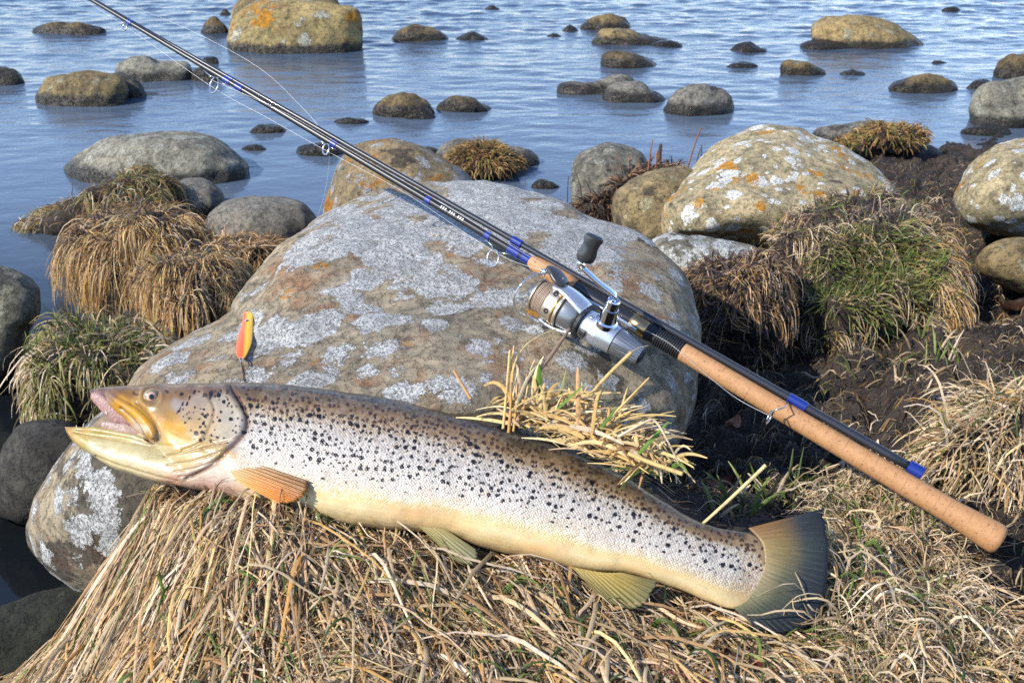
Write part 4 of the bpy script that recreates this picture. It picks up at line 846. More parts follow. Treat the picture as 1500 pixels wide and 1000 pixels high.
def fin(name, base, outer, off0, off1, cols, rays=14, nr=60, nt_=24, amp=.0012, thick=.0012, label=None, ragged=1.5):
    """base/outer: px polylines run in the same sense; cols: rows from base to tip, each a list along the fin"""
    B = catmull(np.array(base, float), nr * 3, closed=False); O = catmull(np.array(outer, float), nr * 3, closed=False)
    def rs(q, m): 
        L = np.concatenate([[0], np.cumsum(np.hypot(*np.diff(q, axis=0).T))]); x = np.linspace(0, L[-1], m); return np.stack([np.interp(x, L, q[:, 0]), np.interp(x, L, q[:, 1])], 1)
    B, O = rs(B, nr), rs(O, nr); r_ = np.linspace(0, 1, nr)
    jag = 2.5 * ragged * np.interp(r_, np.linspace(0, 1, rays), rng.random(rays)) + ragged * np.abs(np.sin(r_ * rays * math.pi)) + rng.normal(0, .5 * ragged / 1.5, nr)
    dr = O - B; dl = np.hypot(dr[:, 0], dr[:, 1])[:, None] + 1e-6; O = O - dr / dl * jag[:, None]
    tq_ = np.linspace(0, 1, nt_); q = B[:, None] * (1 - tq_)[None, :, None] + O[:, None] * tq_[None, :, None]
    off = off0 + (off1 - off0) * tq_[None] + amp * np.sin(r_ * rays * 2 * math.pi)[:, None] * (.3 + tq_[None]) + .0015 * np.sin(r_ * 7)[:, None] * tq_[None]
    dep = fishdepth(q[..., 0], q[..., 1]) - off; th_ = thick * (1.3 - tq_[None]) + 0 * r_[:, None]
    va = P(q[..., 0], q[..., 1], dep - th_ / 2); vb = P(q[..., 0], q[..., 1], dep + th_ / 2)
    v = np.concatenate([va.reshape(-1, 3), vb.reshape(-1, 3)]); f = grid_faces(nt_, nr); M = nt_ * nr; f2 = f[:, ::-1] + M
    ring = np.concatenate([np.arange(nt_), np.arange(1, nr) * nt_ + nt_ - 1, (nr - 1) * nt_ + np.arange(nt_ - 2, -1, -1), np.arange(nr - 2, 0, -1) * nt_]); r2 = np.roll(ring, -1)
    f3 = np.stack([ring, ring + M, r2 + M, r2], 1)
    me = fixn(mesh_from(name, v, np.concatenate([f, f2, f3])))
    C = np.array([[lin(h) for h in row] for row in cols]); a_, b2 = C.shape[:2]
    ti = tq_ * (a_ - 1); ri = r_ * (b2 - 1); cc = np.zeros((nr, nt_, 3))
    for i in range(nr):
        i0 = min(int(ri[i]), b2 - 2) if b2 > 1 else 0; fr = ri[i] - i0 if b2 > 1 else 0; row = C[:, i0] * (1 - fr) + C[:, min(i0 + 1, b2 - 1)] * fr
        for k in range(3): cc[i, :, k] = np.interp(ti, np.arange(a_), row[:, k])
    setcol(me, np.concatenate([cc.reshape(-1, 3)] * 2))
    fuv = np.stack([np.repeat((r_ * rays * 2 * math.pi)[:, None], nt_, 1), np.repeat(tq_[None] * 1.2, nr, 0), np.zeros((nr, nt_))], -1).reshape(-1, 3); setvec(me, np.concatenate([fuv] * 2), 'fuv')
    return link(name, me, mfin, FISH)
fin('tail_fin', [(1096,773),(1116,795),(1119,822),(1112,845),(1098,868),(1072,888)], [(1207,744),(1212,770),(1216,805),(1214,845),(1206,885),(1193,912),(1150,928),(1112,922)], .0015, .002,
    [['#8a6238','#a08858','#b09c70','#989068','#807850'],['#7a5a30','#7c6c40','#5c5c44','#4c503c','#4c5038'],['#2c3234','#363e3a','#262e32','#20282a','#262c2a'],['#14191d','#1a2024','#11171c','#10161a','#181c20']], rays=26, nr=160, amp=.0002, thick=.0018)
fin('pectoral_fin', [(334,664),(334,678),(340,694),(352,708)], [(458,706),(455,722),(440,734),(412,739)], .046, .058,
    [['#b8a078','#c0a070','#d0a868','#d8b070'],['#94703c','#b88038','#d89440','#e0a040'],['#8a6434','#b47428','#dc8428','#e89838'],['#70522a','#94602a','#bc7428','#d08830']], rays=11, nr=80, amp=.0007, ragged=2.5)
fin('pelvic_fin', [(604,762),(612,763),(620,763),(634,762)], [(668,822),(692,829),(702,820),(699,806)], .03, .024,
    [['#a08c50','#b09c60','#b8a060','#a89050'],['#84804c','#989058','#a09868','#908450'],['#7c7a50','#8c8a64','#8a8a70','#787450']], rays=8, nr=50, amp=.0008)
fin('anal_fin', [(836,829),(860,834),(885,838),(912,838)], [(890,884),(932,893),(958,868),(966,852)], .02, .016,
    [['#a8924c','#b89c50','#bca050','#a8904c'],['#7c7038','#948440','#a08c48','#8c7c44'],['#6a6440','#7c7444','#7c7850','#6c6848']], rays=11, nr=70, amp=.0009)
fin('dorsal_fin', [(606,592),(650,606),(690,618),(722,628)], [(640,582),(690,584),(730,598),(742,618)], .002, -.012,
    [['#4c4230','#54482f','#5a4c34','#5a4c34'],['#5c5238','#665a3e','#544c38','#4a4434'],['#6e6448','#5c543e','#4a4434','#3a362c']], rays=12, nr=70, amp=.0012)
fin('adipose_fin', [(925,706),(932,710),(940,714)], [(945,706),(954,712),(958,722)], .0, -.004, [['#4c4228','#4c4228'],['#3c3824','#3c3824']], rays=3, nr=16)
# eye
ec = P(222, 581, float(fishdepth(222, 581)) - .0262)
nrm_e = -(ec - CAM) / np.linalg.norm(ec - CAM)
def disc_dome(c, ax, r, h, rings=10, sides=32):
    prof = [(h * math.cos(i / rings * math.pi / 2), r * math.sin(i / rings * math.pi / 2)) for i in range(rings + 1)] + [(-h * .6, r * .9), (-h, 0)]
    return lathe(c, ax, prof, sides)
eye = part('eye', disc_dome(ec, nrm_e, .0092, .006), plain('eye skin', lin('#8a7a5c'), .2, coat=.6), FISH)
part('iris', disc_dome(ec + nrm_e * .0016, nrm_e, .0071, .0052), plain('iris', lin('#c8a088'), .15, coat=1.), eye)
part('pupil', disc_dome(ec + nrm_e * .0042, nrm_e, .0040, .0031), plain('pupil', (.003, .003, .006), .05, coat=1.), eye)
# inside of the mouth
def slab(poly, offc, th_, level=4, seed=3, amp=.0012):
    q = np.array(poly, float); c_ = q.mean(0); dc = float(fishdepth(*c_)) - offc
    v, f = blob(poly, c_, dc, th_, th_, level=level, boxy=.9, boxd=.8, namp=.02, seed=seed, fine=.01); return v, [f]
part('palate', slab([(134,578),(152,577),(172,592),(192,606),(210,622),(218,642),(205,646),(192,636),(170,627),(154,608),(143,596)], -.002, .010), plain('palate', lin('#a07c74'), .45, coat=.15, bump=(420, 1.)), FISH)
part('tongue', slab([(150,618),(180,620),(205,630),(214,646),(190,646),(160,638)], -.001, .006, seed=8), plain('tongue', lin('#a89084'), .4, coat=.2, bump=(420, 1.)), FISH)
tm = plain('tooth', lin('#e8dcc0'), .25)
for x, y, dx, dy in [(138,584,1,6),(146,594,1,6),(155,602,2,6),(112,627,0,-5),(122,628,0,-5),(133,629,0,-5),(146,631,0,-5),(160,632,1,-5)]:
    dd = float(fishdepth(x, y)) - .012; part('tooth', tube([P(x, y, dd), P(x + dx, y + dy, dd)], [.0010, .0002], 6), tm, FISH)
for x in (150, 300, 450, 600, 800, 1000): print('fish clearance', x, [round((sdepth(x, y) or 9) - float(fishdepth(x, y)), 3) for y in (570 + max(0, (x-400)*.3), 640 + max(0, (x-400)*.3))])
# ------------------------------------------------------------ rod, tip section, reel
def rod_inv(x): return .885 + (x - 1465) * .000193
def rodP(x, off=0.):     # centre line of the butt section
    return P(x, 515 + .595 * (x - 1000), 1 / rod_inv(x) - off)
def tipP(x, off=0.):
    return P(x, 493 + .5712 * (x - 1000) , 1 / rod_inv(x) + .004 - off)
MARK = None
AX = rodP(1465) - rodP(200); AX /= np.linalg.norm(AX)
m_blank = plain('black carbon blank', (.012, .012, .014), .34, coat=.15); m_blue = plain('blue thread wrap', lin('#132a78'), .35, coat=.25); m_steel = plain('polished steel', (.62, .62, .62), .18, 1.)
mc, t, b, o = newmat('cork'); g = G(t); tc = g.n('ShaderNodeTexCoord'); ov = tc.outputs['Object']
al = g.n('ShaderNodeVectorMath', operation='DOT_PRODUCT'); g.put(al.inputs[0], ov); al.inputs[1].default_value = AX; axd = al.outputs['Value']
ringid = g.math('FLOOR', g.math('MULTIPLY', axd, 78.)); wn = g.n('ShaderNodeTexWhiteNoise', noise_dimensions='1D'); g.put(wn.inputs['W'], ringid)
n1 = g.noise(ov, 130, 4, .7).outputs[0]
c = g.mix(n1, lin('#94683f'), lin('#bb8e60')); c = g.mix(g.math('MULTIPLY', wn.outputs['Value'], .3), c, lin('#b98a62'))
fr = g.math('FRACT', g.math('MULTIPLY', axd, 78.)); seam = g.math('SUBTRACT', 1., g.step(g.math('ABSOLUTE', g.math('SUBTRACT', fr, .5)), .0, .06))
seam = g.math('MULTIPLY', seam, g.step(g.noise(ov, 60, 2).outputs[0], .42, .6))
dshift = g.vmath('ADD', ov, g.vmath('MULTIPLY', tuple(AX), g.vmath('MULTIPLY', axd, (1.6, 1.6, 1.6)))) if False else ov
st = g.noise(g.vmath('ADD', ov, (0, 0, 0)), 290, 3, .65, .6).outputs[0]; pit = g.step(st, .62, .66)
pit2 = g.math('MAXIMUM', g.math('MULTIPLY', pit, .8), g.math('MULTIPLY', seam, .55)); c = g.mix(pit2, c, lin('#5e3820'))
g.put(b.inputs['Base Color'], c); b.inputs['Roughness'].default_value = .62; g.put(b.inputs['Normal'], g.bump(g.math('SUBTRACT', n1, pit2), .4, .001))
def along(fn, xs, rs, sides=24): return tube([fn(x) for x in xs], rs, sides)
ROD = thing('fishing_rod', 'two-handed fishing rod butt with long cork grip leaning across the great boulder', 'fishing rod', tuple(rodP(1440)))
xs = np.linspace(-260, 800, 40); part('blank', along(rodP, xs, np.linspace(.0020, .0060, 40), 16), m_blank, ROD)
part('fore_grip', along(rodP, [776, 779, 783, 800, 830, 842], [.0062, .0080, .0100, .0116, .0122, .0118]), mc, ROD)
part('cork_grip', along(rodP, [997, 999, 1003, 1060, 1150, 1250, 1330, 1390, 1420, 1445, 1458, 1464, 1466], [.0100, .0114, .0118, .0122, .0126, .0130, .0136, .0144, .0158, .0175, .0180, .0170, .0140]), mc, ROD)
part('reel_seat', along(rodP, [838, 842, 940, 960], [.009, .0098, .0100, .0100]), plain('seat black', (.015, .015, .017), .25, coat=.5), ROD)
part('seat_hood', along(rodP, [924, 925, 948, 949], [.0102, .0118, .0118, .0102]), plain('bronze hood', lin('#b89a70'), .25, 1.), ROD)
sx2 = []; sr = []
for i in range(12): x0 = 962 + i * 3; sx2 += [x0, x0 + .4, x0 + 1.6, x0 + 2.]; sr += [.0102, .0122, .0122, .0102]
part('locking_thread', along(rodP, [949] + sx2 + [999], [.0125] + sr + [.0118]), plain('thread rubber', (.02, .02, .021), .5), ROD)
for a_, b_, r_ in [(765,777,.0078),(745,762,.0074),(711,719,.0070),(624,632,.0066),(486,494,.0058),(345,356,.0052),(328,338,.0052),(187,194,.0045)]:
    rb = .0020 + (.0060 - .0020) * (a_ + 260) / 1060 + .0007; part('thread_wrap', along(rodP, [a_, a_ + .5, b_ - .5, b_], [rb - .0004, rb, rb, rb - .0004], 16), m_blue, ROD, auto=25)
VD = np.cross(AX, np.cross(-(rodP(700) - CAM), AX)); 
down = np.array([-.51 * 1, 0, 0]); n_dn = -.51 * Rv - .86 * Uv; n_dn -= AX * (n_dn @ AX); n_dn /= np.linalg.norm(n_dn)
tow = -(rodP(834) - CAM); tow -= AX * (tow @ AX); tow -= n_dn * (tow @ n_dn); tow /= np.linalg.norm(tow)
def guide(fn, parent, x, r, drop, lean=0, wire=.0008):
    """oval line ring on two wire legs, hung under the blank"""
    c0 = np.array(fn(x)); c = c0 + n_dn * drop + AX * lean; vv_ = []
    a1 = n_dn * .9 + AX * .25; a1 /= np.linalg.norm(a1); a2 = tow * .4 + AX * .9; a2 /= np.linalg.norm(a2)
    th = np.linspace(0, 2 * math.pi, 33); ringp = c + r * (np.cos(th)[:, None] * a1 + np.sin(th)[:, None] * a2)
    G_ = thing('x', '', '', (0, 0, 0)) if False else None
    v1 = tube(ringp, wire * 1.5, 8, caps=False); ms_ = [v1]
    for e in (-1, 1):
        ms_.append(tube([c0 + AX * (e * r * 2.2 - .004) + n_dn * .005, c0 + AX * e * r * 1.1 + n_dn * (.005 + drop * .15), c - a1 * r * .9 + AX * e * r * .3], wire, 6))
    return part('guide', join(*ms_), m_steel, parent)
for x, r, dp in [(735, .011, .022), (484, .008, .012), (322, .0125, .016), (188, .007, .009)]: guide(rodP, ROD, x, r, dp)
# small printed marks on the blank, too small to read
mk_ = plain('white print', lin('#d8d8d4'), .5); mv = []
for i in range(11):
    if i in (3, 7): continue
    x = 648 + i * 3.1; c_ = np.array(rodP(x)) + tow * .0056 - n_dn * .001; s1 = AX * .0009; s2 = n_dn * .0018
    mv.append((np.array([c_ - s1 - s2, c_ + s1 - s2, c_ + s1 + s2, c_ - s1 + s2]) + tow * .0003, [np.array([[0, 1, 2, 3]])]))
part('printed_mark', join(*mv), mk_, ROD)

TIP = thing('rod_section', 'dark rod section with a blue-wrapped end laid parallel above the cork grip', 'rod section', tuple(tipP(1345)))
xs = np.linspace(-260, 1334, 50); part('blank', along(tipP, xs, np.linspace(.0016, .0055, 50), 16), plain('grey carbon blank', (.03, .032, .04), .32, .3, coat=.15), TIP)
part('end_ferrule', along(tipP, [1330, 1331, 1351, 1352], [.006, .0078, .0080, .0066]), m_blue, TIP, auto=25)
part('thread_wrap', along(tipP, [1155, 1156, 1181, 1182], [.0055, .0063, .0063, .0055]), m_blue, TIP, auto=25)
part('thread_wrap', along(tipP, [750, 751, 764, 765], [.0049, .0055, .0055, .0049]), m_blue, TIP, auto=25)
part('thread_wrap', along(tipP, [334, 335, 342, 343], [.0028, .0035, .0035, .0028]), m_blue, TIP, auto=25)
gc = P(1127, 611, 1 / rod_inv(1127) - .035); th = np.linspace(0, 2 * math.pi, 25)
ga = (Uv * .75 + Rv * .45); ga /= np.linalg.norm(ga); gb = Fv
v1 = tube(gc + .0092 * np.cos(th)[:, None] * ga + .0035 * np.sin(th)[:, None] * (Rv * .8 - Uv * .5) + .007 * np.sin(th)[:, None] * gb, .0011, 8, caps=False)
part('guide', join(v1, tube([gc + ga * .009, gc + ga * .011 + Rv * .012 + Uv * .002, np.array(tipP(1157)) - tow * 0 + n_dn * .002], .0009, 6)), m_steel, TIP)

# reel
R0 = np.array(rodP(834)); al_ = math.radians(46); OFFV = n_dn * math.cos(al_) + tow * math.sin(al_); SH = -n_dn * math.sin(al_) + tow * math.cos(al_)
RC = R0 + OFFV * .049
K2 = .00085   # metres per photo pixel at the reel
def rx(px_): return (px_ - 834) * K2 / .86   # along the axis, from photo x
m_sil = plain('silver reel metal', (.62, .65, .70), .34, .85, coat=.4, bump=(500, .05)); m_dks = plain('gunmetal', (.27, .28, .29), .36, .8, coat=.2); m_blk = plain('black plastic', (.02, .02, .022), .35, coat=.2)
m_brz = plain('bronze spool', lin('#c4b8a4'), .36, .8); m_gold = plain('gold band', lin('#c09048'), .25, 1.); m_chr = plain('chrome', (.72, .74, .78), .1, 1.)
REEL = thing('fishing_reel', 'silver spinning reel with raised grey crank knob, mounted on the rod above the boulder', 'reel', tuple(RC))
def lat(name, prof, mat, parent=None, o_=None, ax_=None, sides=48, auto=35): return part(name, lathe(RC if o_ is None else o_, AX if ax_ is None else ax_, [(s__, r__ * 1.0) for s__, r__ in prof], sides), mat, parent or REEL, auto=auto)
a0 = rx(816)
lin_, t, b, o = newmat('wound line'); g = G(t); tc = g.n('ShaderNodeTexCoord'); dt = g.n('ShaderNodeVectorMath', operation='DOT_PRODUCT'); g.put(dt.inputs[0], tc.outputs['Object']); dt.inputs[1].default_value = AX
wv_ = g.math('SINE', g.math('ADD', g.math('MULTIPLY', dt.outputs['Value'], 3200.), g.math('MULTIPLY', g.noise(tc.outputs['Object'], 60, 2).outputs[0], 12.)))
g.put(b.inputs['Base Color'], g.mix(g.step(wv_, -.9, .6), lin('#6a5548'), lin('#b8a28c'))); b.inputs['Roughness'].default_value = .4; g.put(b.inputs['Normal'], g.bump(wv_, .8, .0006))
SPO = lat('spool', [(a0 - .003, 0), (a0 - .003, .015), (a0 - .001, .0225), (a0 + .001, .0225), (a0 + .002, .018), (a0 + .018, .019), (a0 + .0185, .0225), (a0 + .020, .0238), (a0 + .040, .0250), (a0 + .041, .0238), (a0 + .041, 0)], m_brz)
part('line_winding', lathe(RC, AX, [(a0 + .001, .0190), (a0 + .002, .0205)] + [(a0 + .002 + i * .0016, .0206 + .0006 * (i % 2)) for i in range(1, 10)] + [(a0 + .0183, .0195)], 48), lin_, SPO)
part('gold_band', lathe(RC, AX, [(a0 + .0335, .0235), (a0 + .0337, .0253), (a0 + .0362, .0254), (a0 + .0364, .0235)], 48), m_gold, SPO)
for k in range(6):
    an = k * math.pi / 3 + .35; dr_ = math.cos(an) * SH + math.sin(an) * OFFV
    part('spool_hole', lathe(RC + AX * (a0 + .027) + dr_ * .0236, dr_, [(-.003, .0001), (-.003, .0032), (.0009, .0036), (.001, .0030), (.0004, .0001)], 16), m_blk, SPO)
part('drag_nut', lathe(RC, AX, [(a0 - .012, 0), (a0 - .011, .008), (a0 - .003, .010)], 24), m_dks, SPO)
ROT = lat('rotor', [(a0 + .0415, 0), (a0 + .0415, .0215), (a0 + .044, .0235), (a0 + .060, .0232), (a0 + .064, .021), (a0 + .066, .017), (a0 + .066, 0)], m_dks)
lat('rotor_flange', [(a0 + .066, 0), (a0 + .066, .0225), (a0 + .067, .0245), (a0 + .071, .0245), (a0 + .072, .0225), (a0 + .072, 0)], m_blk)
def arm(sign, mat=m_sil):   # cupped rotor arm from the flange to the bail pivot
    ss_ = np.linspace(0, 1, 18); V_ = []
    for q in ss_:
        s_ = a0 + .070 - .052 * q; rr = .0245 + .0055 * math.sin(q * 2.4); wd = .95 - .55 * q + (.10 if q > .85 else 0)
        for e in np.linspace(-1, 1, 9):
            an = e * wd; dr_ = sign * math.cos(an) * SHa + math.sin(an) * OFa
            for th_ in (0, 1): V_.append(RC + AX * s_ + dr_ * (rr - .0032 * th_ - .001 * abs(e) ** 3))
    V_ = np.array(V_).reshape(18, 9, 2, 3); A_ = V_[:, :, 0].reshape(-1, 3); B_ = V_[:, :, 1].reshape(-1, 3); M = 18 * 9
    f = grid_faces(9, 18); ring = np.concatenate([np.arange(9), np.arange(1, 18) * 9 + 8, 17 * 9 + np.arange(7, -1, -1), np.arange(16, 0, -1) * 9]); r2 = np.roll(ring, -1)
    return np.concatenate([A_, B_]), [np.concatenate([f, f[:, ::-1] + M, np.stack([ring, ring + M, r2 + M, r2], 1)])]
ra = math.radians(18); SHa = SH * math.cos(ra) + OFFV * math.sin(ra) * -1; OFa = np.cross(AX, SHa)
part('rotor_arm', arm(1), m_sil, ROT); part('rotor_arm', arm(-1), m_sil, ROT)
pv = RC + AX * (a0 + .019) + SHa * .0300
ba = [pv + AX * .004, pv - AX * .006 + OFa * .001 * 0 + SHa * .003, pv - AX * .018 + SHa * .001 - OFa * .002]
def flat(pts, w0, th_, nrm): # bar with flat section
    pts = catmull(np.array(pts), 20, closed=False); T = np.gradient(pts, axis=0); T /= np.linalg.norm(T, axis=1)[:, None]; nrm = nrm / np.linalg.norm(nrm); s_ = np.cross(T, nrm); s_ /= np.linalg.norm(s_, axis=1)[:, None]
    w_ = np.interp(np.linspace(0, 1, len(pts)), np.linspace(0, 1, len(w0)), w0)[:, None]; V_ = []
    th = np.arange(16) / 16 * 2 * math.pi; cx_, cy_ = np.sign(np.cos(th)) * np.abs(np.cos(th)) ** .6, np.sign(np.sin(th)) * np.abs(np.sin(th)) ** .6
    for i in range(len(pts)): V_.append(pts[i] + s_[i] * w_[i] * cx_[:, None] + nrm * th_ * cy_[:, None])
    V_ = np.concatenate(V_); n_ = len(pts); i = np.arange(n_ - 1)[:, None] * 16; k = np.arange(16)[None]; k2 = (k + 1) % 16
    f = np.stack([i + k, i + k2, i + 16 + k2, i + 16 + k], -1).reshape(-1, 4); V_ = np.concatenate([V_, pts[:1], pts[-1:]]); kk = np.arange(16)
    return V_, [f, np.concatenate([np.stack([np.full(16, n_*16), (kk+1) % 16, kk], 1), np.stack([np.full(16, n_*16+1), (n_-1)*16+kk, (n_-1)*16+(kk+1) % 16], 1)])]
BAIL = part('bail_arm', flat([pv + AX * .010, pv + AX * .002 + SHa * .002, pv - AX * .008 + SHa * .003 + n_dn * -.003, pv - AX * .016 + SHa * .003 - n_dn * .005, pv - AX * .022 - n_dn * .006 + SHa * .001], [.009, .0150, .0135, .009, .006], .0042, SHa), plain('bail arm grey', (.07, .07, .072), .38, .5), ROT)
part('screw', lathe(pv + SHa * .0045, SHa, [(0, 0), (0, .0034), (.0016, .0036), (.0016, .0022), (.001, 0)], 20), m_steel, BAIL)
lr = pv - AX * .022 - n_dn * .002
part('line_roller', lathe(lr, OFa, [(-.006, 0), (-.006, .0046), (-.002, .0038), (.002, .0038), (.006, .0046), (.006, 0)], 24), m_chr, BAIL)
wp = [lr, lr - AX * .004 + OFa * .010 - SHa * .006]
for q in np.linspace(.12, 1, 14):
    an = q * math.pi * .98; rr = .0325; wp.append(RC + AX * (a0 + .000 - .016 * math.sin(an)) + SHa * math.cos(an) * rr + OFa * math.sin(an) * rr * 1.02)
wp.append(RC + AX * (a0 + .018) - SHa * .031)
part('bail_wire', tube(catmull(np.array(wp), 80, closed=False), .0010, 8), m_chr, ROT)
GB = RC + AX * (a0 + .072)
lat('housing', [(0, 0), (0, .016), (.001, .0185), (.012, .0195), (.024, .0200), (.0245, .0192), (.0250, .0200), (.038, .0192), (.046, .0182), (.0465, 0)], m_sil, o_=GB)
DK = GB + AX * .0468
nrib = 24; prof = [(0, .0165), (.0005, .0178), (.006, .0176), (.022, .0150), (.033, .0128), (.0365, .0115), (.037, .0)]
v_, f_ = lathe(DK, AX, [(0, 0)] + prof, 96); q_ = (v_ - DK); s_ = q_ @ AX; rad = q_ - s_[:, None] * AX; rl = np.linalg.norm(rad, axis=1); an = np.arctan2(rad @ OFa, rad @ SHa)
gr_ = 1 - .07 * (np.sin(an * nrib) > .1) * ((s_ > .006) & (s_ < .034)); v_ = DK + s_[:, None] * AX + rad * gr_[:, None]
part('drag_knob', (v_, f_), m_dks, REEL, auto=30)
lat('drag_cap', [(.0372, 0), (.0372, .0098), (.0385, .009), (.0388, 0)], m_blk, o_=DK)
# stem and foot to the rod
part('stem', flat([GB + AX * .018 - OFFV * .012, GB + AX * .022 - OFFV * .026, GB + AX * .020 - OFFV * .040], [.012, .0075, .012], .005, SH), m_sil, REEL)
ft = R0 + AX * rx(905); part('foot', flat([R0 + AX * (rx(855)) + OFFV * .0105, ft + OFFV * .0125, R0 + AX * rx(945) + OFFV * .0105], [.003, .0065, .003], .0022, OFFV), m_sil, REEL)
part('anti_reverse_lever', flat([GB + OFFV * .019 + AX * .004, GB + OFFV * .021 + AX * .012], [.005, .006], .002, OFFV), m_blk, REEL)
part('screw_cap', lathe(GB + AX * .012 - SH * .018, -SH, [(0, 0), (0, .010), (.001, .0105), (.007, .0105), (.0085, .009), (.0085, 0)], 32), m_brz, REEL, auto=30)
part('screw', lathe(GB + AX * .009 + SH * .019 + OFFV * .006, SH, [(0, 0), (0, .0022), (.0012, .0022), (.0012, 0)], 12), m_steel, REEL)
# crank
cb = GB + AX * .027 + SH * .016
part('crank_hub', lathe(cb, SH, [(0, 0), (0, .0145), (.006, .0138), (.008, .0118), (.026, .0092), (.0265, .0084), (.039, .0080), (.0405, .0068), (.041, 0)], 40), m_chr, REEL, auto=30)
ct = cb + SH * .043
dct = float((ct - CAM) @ Fv); cu_, cw_, _ = project(ct[None]); print('crank top px', cu_, cw_, dct, 'want 906,417')
cu_, cw_ = float(cu_[0]), float(cw_[0])
e1 = P(cu_ - 50, cw_ - 46, dct - .018)
CR = part('crank_arm', flat([cb + SH * .039, ct + SH * .003, ct * .55 + e1 * .45 + tow * .003, e1], [.0050, .0058, .0042, .0040], .0026, SH), m_chr, REEL)
part('crank_pin', lathe(e1 - tow * .003, (e1 - CAM) * 0 + Uv * .5 + tow, [(-.002, 0), (-.002, .005), (.004, .0052), (.006, .0035), (.012, .003), (.012, 0)], 20), m_chr, CR)
k0 = P(cu_ - 46, cw_ - 53, dct - .024); k1 = P(cu_ - 29, cw_ - 92, dct - .040); kd = k1 - k0; kl = np.linalg.norm(kd)
v_, f_ = lathe(k0, kd, [(0, 0), (.0, .006), (kl*.03, .0092), (kl*.12, .0112), (kl*.3, .0118), (kl*.5, .0100), (kl*.68, .0100), (kl*.85, .0118), (kl*.95, .0112), (kl*1.0, .0085), (kl*1.01, 0)], 32, ref=list(tow))
q_ = v_ - k0; kdn = kd / kl; s_ = q_ @ kdn; rd = q_ - s_[:, None] * kdn; fl = np.cross(kdn, Rv); fl /= np.linalg.norm(fl); rd = rd - fl * (rd @ fl)[:, None] * .25
part('crank_knob', (k0 + s_[:, None] * kdn + rd, f_), plain('grey rubber knob', (.045, .047, .05), .33, .3, coat=.35), CR, auto=40)

# ------------------------------------------------------------ lines
ml = plain('nylon line', (.6, .6, .6), .3, spec=.6)
def linething(label, pts, r=.00022):
    v_, f_ = tube(catmull(np.array(pts), 120, closed=False), r, 5); me = mesh_from('fishing_line', v_, f_)
    return tag(link('fishing_line', me, ml, None, base_of(v_)), label, 'fishing line')
def rg(x, drop, t_=.0): return np.array(rodP(x)) + n_dn * drop + tow * t_
linething('white line running under the rod through its rings down to the reel spool', [rg(-200, .004), rg(60, .006), rg(188, .009), rg(322, .02), rg(400, .017), rg(484, .014), rg(600, .008), rg(735, .014), lr + tow * .003])
linething('second pale line lying along the top of the rod past the blue wraps', [rg(318, .012, .006), rg(420, -.002, .007), rg(520, -.003, .008), rg(640, -.005, .009), rg(735, -.004, .010), rg(812, -.003, .016)], .0002)
linething('thin loose line arching over the water above the rod then dropping behind the great boulder', [P(140, -8, 1.62), P(200, 12, 1.62), P(290, 50, 1.6), P(380, 100, 1.56), P(440, 155, 1.52), P(474, 195, 1.5), P(482, 215, 1.5), P(481, 250, 1.55), P(475, 285, 1.6), P(463, 325, 1.68), P(455, 345, 1.75)], .00022)
linething('fine line slack along the cork grip from the reel to the steel ring', [rg(948, .002, .014), rg(985, .001, .016), rg(1040, .010, .015), rg(1090, .016, .014), gc + Uv * .002], .00025)

# ------------------------------------------------------------ the spoon lure
lo = [(357,458),(364,456.5),(370,459),(370.5,475),(369.5,496),(367,507),(360,522),(356,524.5),(348,522.5),(346,510),(348.5,493),(354,476),(356,465)]
ml2, t, b, o = newmat('lure paint'); g = G(t); ca = g.attr('Col'); g.put(b.inputs['Base Color'], ca.outputs['Color']); b.inputs['Roughness'].default_value = .25; b.inputs['Coat Weight'].default_value = .2; b.inputs['Specular IOR Level'].default_value = .3
h1, _ = surf(357, 490); lc_ = np.array([359., 491.]); ld = sdepth(357, 490) - .012
print('lure depth', ld)
for x in (500, 600, 700, 800, 900, 960, 1000): print('rod', x, round(float((rodP(x)-CAM)@Fv), 3), sdepth(x, 515+.595*(x-1000)))
q = catmull(np.array(lo), 96); k = 14; V_ = []; C_ = []
hits = [sdepth(360, y_) for y_ in (462, 520)]; sl_ = (hits[1] - hits[0]) / 58
for side in (1, -1):
    for i in range(k):
        fr_ = (i / (k - 1)); p_ = lc_ + (q - lc_) * fr_; dome = .006 * (1 - fr_ ** 2) + (.0009 if side > 0 else 0)
        dd = ld + sl_ * (p_[:, 1] - 491) - dome; V_.append(P(p_[:, 0], p_[:, 1], dd))
        sx = p_[:, 0] - (357.5 - (p_[:, 1] - 491) * .06) - 1.5; kk = np.clip(sx / 5 + .5, 0, 1)[:, None]; cc_ = lin('#f25a08') * (1 - kk) + lin('#f4bc00') * kk; C_.append(cc_)
V_ = np.concatenate(V_); C_ = np.concatenate(C_); m_ = len(q); f = []
for s2 in range(2):
    for i in range(k - 1):
        a_ = s2 * k * m_ + i * m_ + np.arange(m_); b2 = s2 * k * m_ + i * m_ + (np.arange(m_) + 1) % m_; f.append(np.stack([a_, b2, b2 + m_, a_ + m_], 1))
a_ = (k - 1) * m_ + np.arange(m_); b2 = (k - 1) * m_ + (np.arange(m_) + 1) % m_; f.append(np.stack([a_, b2, b2 + k * m_, a_ + k * m_], 1))
LURE = thing('spoon_lure', 'orange and yellow spoon lure with a dark eye dot lying on the great boulder', 'fishing lure', base_of(V_))
me = fixn(mesh_from('blade', V_, np.concatenate(f))); setcol(me, C_); link('blade', me, ml2, LURE)
def lp(x, y, o_): return P(x, y, ld + sl_ * (y - 491) - o_)
dn_ = tuple(-(lp(361, 470, 0) - CAM))
e_ = part('eye', disc_dome(lp(361.5, 470.3, .004), dn_, .0030, .0012, 5, 20), plain('eye rim', lin('#f0b0c0'), .3), LURE)
